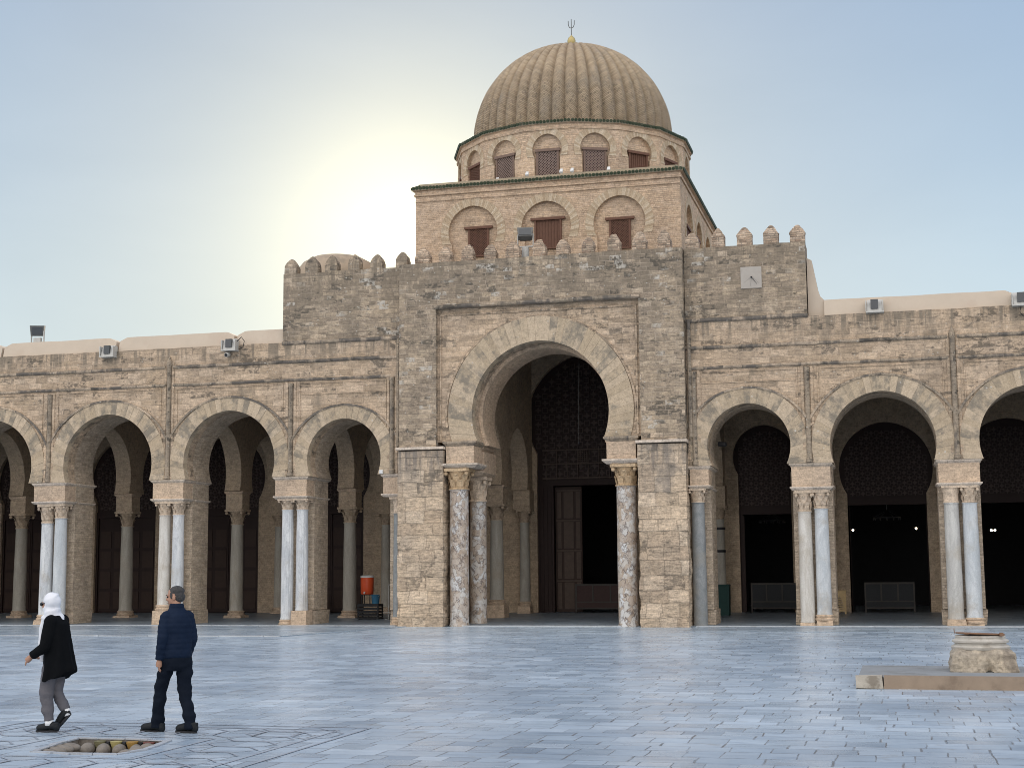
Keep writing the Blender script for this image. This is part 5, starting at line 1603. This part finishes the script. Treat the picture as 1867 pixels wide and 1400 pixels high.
torso(jk, [(-.005, .885, .14, .172), (-.01, .92, .155, .182), (-.005, 1.02, .158, .18), (.0, 1.16, .158, .183), (-.016, 1.28, .155, .182), (-.02, 1.37, .132, .16), (-.012, 1.43, .105, .125), (.0, 1.475, .085, .092), (.012, 1.535, .080, .084)])
for a, b_, c_ in ((LS, LE, LW), (RS, RE, RW)):
    jk.tube([a + Vector((0, 0, .0)), (a + b_) / 2, b_, (b_ + c_) / 2, c_ + Vector((0, 0, .0))], [.078, .074, .068, .060, .050], 14)
    jk.ball(a, .08, 12, 8)
def quilt(co, n):
    f = abs(math.sin(PI * (co.z + .015 * noise.noise(co * 3)) / .062)) ** .5
    q = .006 * (f - .5) + .009 * noise.noise(co * 9) + .004 * noise.noise(co * 23)
    if co.z > 1.49: q *= .3
    return co + n * q
obj_from(fuse(jk, 'jacket', .010, 3, fn=quilt), 'jacket', NAVY, man)
tr_ = MB()
torso(tr_, [(-.01, .74, .10, .15), (-.01, .80, .13, .165), (-.012, .88, .138, .17), (-.01, .96, .13, .165)])
for a, b_, c_ in ((LH, LK, LA), (RH, RK, RA)):
    tr_.tube([a, a.lerp(b_, .5), b_, b_.lerp(c_, .5), c_.lerp(b_, .12), c_ + Vector((0, 0, -.045))], [.102, .096, .080, .074, .072, .074], 16)
obj_from(fuse(tr_, 'trousers', .010, 3, fn=folds(.021, 12.0)), 'trousers', TRO, man)
shoe(man, Vector((.20, .09, 0)), math.radians(38), math.radians(-4)); shoe(man, Vector((-.24, -.14, 0)), math.radians(28))

# ---- woman in profile walking to picture-left, rear heel lifted
wom = thing('person', (-10.10, -32.80, 0), 'woman in white headscarf, sunglasses, black coat and grey trousers walking left', 'person', None, ang_from_view(9))
body = MB()
LH, RH = Vector((-.01, .08, .80)), Vector((-.02, -.08, .80))
LK, RK = Vector((.055, .07, .49)), Vector((-.02, -.07, .46))
LA, RA = Vector((.0, .075, .10)), Vector((-.165, -.06, .215))
LS, RS = Vector((-.02, .15, 1.325)), Vector((-.02, -.15, 1.325))
LE, RE = Vector((.01, .22, 1.03)), Vector((.02, -.21, 1.03))
LW, RW = Vector((.205, .17, .915)), Vector((.18, -.12, .93))
body.tube([(-.02, 0, .78), (-.04, 0, .95), (-.02, 0, 1.15), (-.01, 0, 1.32), (.0, 0, 1.37)], [.13, .14, .135, .12, .07], 16)
body.tube([(-.01, 0, 1.32), (.03, 0, 1.42), (.05, 0, 1.48)], [.06, .052, .05], 12)
HC = Vector((.075, 0, 1.535)); HR = Matrix.Rotation(math.radians(-6), 3, 'Z') @ Matrix.Rotation(math.radians(6), 3, 'Y')
head(body, HC, HR, .96, False)
for a, b_, c_ in ((LH, LK, LA), (RH, RK, RA)): body.tube([a, (a + b_) / 2, b_, (b_ + c_) / 2, c_], [.08, .07, .052, .048, .032], 12)
for a, b_, c_ in ((LS, LE, LW), (RS, RE, RW)): body.tube([a, (a + b_) / 2, b_, (b_ + c_) / 2, c_], [.048, .043, .038, .033, .024], 10)
hand(body, LW, (.75, -.1, -.65), None, (.3, -.8, .4)); hand(body, RW, (.8, .1, -.5), None, (.3, .8, .4))
bo = obj_from(fuse(body, 'body', .0065, 2), 'body', SKIN, wom)
face_details(wom, bo, HC, HR, .96)
sg_ = MB()
for s_ in (-1, 1):
    m2 = MB(); m2.ball((0, 0, 0), (.010, .030, .024), 12, 8); sg_.add([HC + HR @ (Vector(v) + Vector((.098, .032 * s_, .012))) for v in m2.v], m2.f)
    sg_.tube([HC + HR @ Vector((.098, .06 * s_, .018)), HC + HR @ Vector((.0, .082 * s_, .018))], .005, 6)
sg_.tube([HC + HR @ Vector((.105, -.02, .02)), HC + HR @ Vector((.105, .02, .02))], .005, 6)
sg_.build('sunglasses', M['glass'], wom, True, org=Vector((0, 0, 0)))
sc = MB()
m2 = MB(); m2.ball((0, 0, 0), (.114, .099, .116), 20, 14); sc.add([HC + HR @ (Vector(v) + Vector((-.035, 0, .03))) for v in m2.v], m2.f)
m2 = MB(); m2.ball((0, 0, 0), (.095, .088, .11), 20, 14); sc.add([HC + HR @ (Vector(v) + Vector((-.010, 0, -.065))) for v in m2.v], m2.f)
sc.tube([HC + Vector((-.03, 0, -.08)), HC + Vector((-.055, 0, -.16)), HC + Vector((-.07, 0, -.225))], [.10, .112, .125], 18)
sc.ball(HC + Vector((.02, 0, -.17)), (.085, .09, .06), 16, 10)
obj_from(fuse(sc, 'headscarf', .009, 3, fn=lambda co, n: co + n * (.010 * noise.noise(Vector((co.x * 9 + co.z * 14, co.y * 6, co.z * 5))) + .0065 * math.sin(48 * (co.z * .75 + co.x * .65) + 4 * noise.noise(co * 8)))), 'headscarf', SCARF, wom)
sc = MB(); sc.tube([(.10, .03, 1.40), (.135, .035, 1.25), (.14, .04, 1.08), (.13, .04, .95), (.125, .04, .84)], [.05, .052, .05, .045, .04], 12, sq=(1.0, .55))
obj_from(fuse(sc, 'scarf_end', .008, 2, fn=folds(.012, 3.0, 3.0)), 'scarf_end', SCARF, wom)
ct = MB()
torso(ct, [(-.062, .615, .195, .22), (-.068, .70, .192, .215), (-.07, .83, .178, .205), (-.055, 1.0, .162, .19), (-.04, 1.17, .146, .18), (-.03, 1.30, .128, .185), (-.02, 1.36, .095, .13), (-.01, 1.40, .07, .075)], 24)
for i, v in enumerate(ct.v):                      # hem rises and kicks out at the back
    t_ = max(0, (.80 - v.z) / .2)
    back = max(0, (-.06 - v.x) / .2)
    v.z += t_ * back * .13; v.x -= t_ * back * .02
for a, b_, c_ in ((LS, LE, LW), (RS, RE, RW)):
    ct.tube([a, (a + b_) / 2, b_, (b_ + c_) / 2, c_ - (c_ - b_).normalized() * .01], [.085, .078, .072, .064, .056], 14); ct.ball(a, .088, 12, 8)
    ct.ball(b_, .072, 10, 8)
def coatf(co, n):
    a = math.atan2(co.y, co.x + .06)
    w = max(0, (1.25 - co.z) / .6)
    q = .014 * w * math.sin(a * 7 + 2 * noise.noise(co * 2)) * (1 if co.x < .1 else .4) + .005 * noise.noise(co * 10)
    return co + n * q
obj_from(fuse(ct, 'coat', .010, 3, fn=coatf), 'coat', BLK, wom)
tr_ = MB()
torso(tr_, [(-.03, .70, .12, .14), (-.03, .80, .13, .15), (-.03, .90, .12, .14)])
tr_.tube([LH, LH.lerp(LK, .5), LK, LK.lerp(LA, .5), LA + Vector((0, 0, .035))], [.098, .093, .083, .073, .064], 16)
tr_.tube([RH, RH.lerp(RK, .5), RK, RK.lerp(RA, .5), RA + Vector((.02, 0, .04))], [.098, .09, .076, .062, .055], 16)
obj_from(fuse(tr_, 'trousers', .010, 3, fn=folds(.017, 12.0, 7.0)), 'trousers', GRYT, wom)
b = MB(); b.tube([LA + Vector((0, 0, -.02)), LA + Vector((.0, 0, .05))], .05, 14); b.build('sock', SOCK, wom, True, org=Vector((0, 0, 0)))
b = MB(); b.tube([RA + Vector((-.01, 0, -.03)), RA + Vector((.02, 0, .05))], .047, 14); b.build('sock', SOCK, wom, True, org=Vector((0, 0, 0)))
shoe(wom, Vector((-.085, .075, 0)), 0.0, 0.0, .27); shoe(wom, Vector((-.28, -.06, 0.0)), .1, math.radians(48), .25)

# ------------------------------------------------------------------ camera, sky, sun
cam = bpy.data.cameras.new('camera'); co_ = bpy.data.objects.new('camera', cam); COL.objects.link(co_)
yaw, pitch, roll = math.radians(14.7066), math.radians(7.2742), math.radians(-.47817)
fwd = Vector((-math.sin(yaw) * math.cos(pitch), math.cos(yaw) * math.cos(pitch), math.sin(pitch)))
rt = Vector((math.cos(yaw), math.sin(yaw), 0)); up = rt.cross(fwd)
r2 = rt * math.cos(roll) + up * math.sin(roll); u2 = up * math.cos(roll) - rt * math.sin(roll)
mw = Matrix((r2, u2, -fwd)).transposed().to_4x4(); mw.translation = Vector((0, -48.9936, 1.9))
co_.matrix_world = mw
cam.sensor_width = 36; cam.lens = 2663.0 / 1867 * 36; cam.clip_end = 3000; cam.clip_start = .1
scene.camera = co_

sd_ = Vector((-.3110, .9265, .2200)).normalized()
el = math.asin(sd_.z); az = math.atan2(sd_.x, sd_.y)
W = bpy.data.worlds.new('World'); scene.world = W; W.use_nodes = True
nt = W.node_tree; nt.nodes.clear(); t = NT(nt)
sky = t.n('ShaderNodeTexSky', sky_type='NISHITA', sun_disc=False, sun_elevation=el, sun_rotation=az, air_density=1.0, dust_density=1.5, ozone_density=1.0, altitude=50)
# hazy bright sky: the aureole saturates softly; added unseen bright sky opposite the sun and overhead lights the facade
sx = t.n('ShaderNodeSeparateColor', {0: sky.outputs[0]})
def soft(c, A, B): return t.m('DIVIDE', t.m('MULTIPLY', c, A * 10 / EXPK), t.m('ADD', c, B * 10))
EXPK = 2.0 * 1.0
scol = t.n('ShaderNodeCombineColor', {0: soft(sx.outputs[0], 1.40, .82), 1: soft(sx.outputs[1], 1.25, .46), 2: soft(sx.outputs[2], 1.0, .09)}).outputs[0]
dirv = t.n('ShaderNodeTexCoord').outputs['Generated']
sp_ = t.n('ShaderNodeSeparateXYZ', {0: dirv})
elv = t.m('MULTIPLY', t.m('ARCSINE', sp_.outputs[2]), 180 / PI)
K_ = 10 / EXPK
base = t.ramp(t.m('DIVIDE', elv, 90.0), [(0, (.86, 1.0, 1.0)), (.10, (.62, .80, .90)), (.17, (.44, .61, .79)), (.25, (.335, .48, .69)), (.36, (.26, .39, .62)), (1, (.23, .37, .66))])
sang = t.m('MULTIPLY', t.m('ARCCOSINE', t.n('ShaderNodeVectorMath', {0: dirv, 1: tuple(sd_)}, operation='DOT_PRODUCT').outputs['Value']), 180 / PI)
gl = t.m('EXPONENT', t.m('DIVIDE', sang, -4.2))
gl2 = t.m('EXPONENT', t.m('DIVIDE', sang, -11.0))
bsc = t.m('MULTIPLY', t.m('SUBTRACT', 1.0, t.m('MULTIPLY', gl2, .55)), .70 * K_)
def scale3(c, f): return t.n('ShaderNodeVectorMath', {0: c, 3: f}, operation='SCALE').outputs[0]
def add3(a, b): return t.n('ShaderNodeVectorMath', {0: a, 1: b}, operation='ADD').outputs[0]
hz = t.noise(t.vmul(dirv, (2, 2, 5)), 2.2, 5, .55, .3).outputs[0]
scol = add3(scale3(base, bsc), scale3(scol, t.m('ADD', t.m('MULTIPLY', hz, .10), .20)))
scol = add3(scol, scale3(t.n('ShaderNodeCombineXYZ', {0: 1.55 * K_, 1: 1.36 * K_, 2: .80 * K_}).outputs[0], gl))
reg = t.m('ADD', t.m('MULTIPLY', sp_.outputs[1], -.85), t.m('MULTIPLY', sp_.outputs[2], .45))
fillnz = t.noise(t.vmul(dirv, (1.6, 1.6, 3.2)), 1.6, 6, .6, .4).outputs[0]
fillmask = t.m('MULTIPLY', t.ss(reg, -.15, .65), t.ss(fillnz, .30, .58, .55, 1.0))
FILL_SKY = 1.92  # brightness of the sky fill added out of view to light the facade
scol = t.mix(fillmask, scol, (FILL_SKY * 10 / EXPK * 1.0, FILL_SKY * 10 / EXPK * .97, FILL_SKY * 10 / EXPK * .95))
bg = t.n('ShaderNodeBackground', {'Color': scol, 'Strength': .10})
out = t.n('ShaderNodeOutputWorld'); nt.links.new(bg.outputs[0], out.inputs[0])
sun = bpy.data.lights.new('sun', 'SUN'); so_ = bpy.data.objects.new('sun', sun); COL.objects.link(so_)
sun.energy = 3.0; sun.angle = math.radians(.5); sun.color = (1.0, .86, .68)
so_.rotation_euler = (-sd_).to_track_quat('-Z', 'Y').to_euler()
scene.cycles.pixel_filter_type = 'BLACKMAN_HARRIS'; scene.cycles.filter_width = .95
vs_ = scene.view_settings
vs_.view_transform = 'Standard'; vs_.look = 'None'; vs_.gamma = 1; vs_.exposure = 1.0
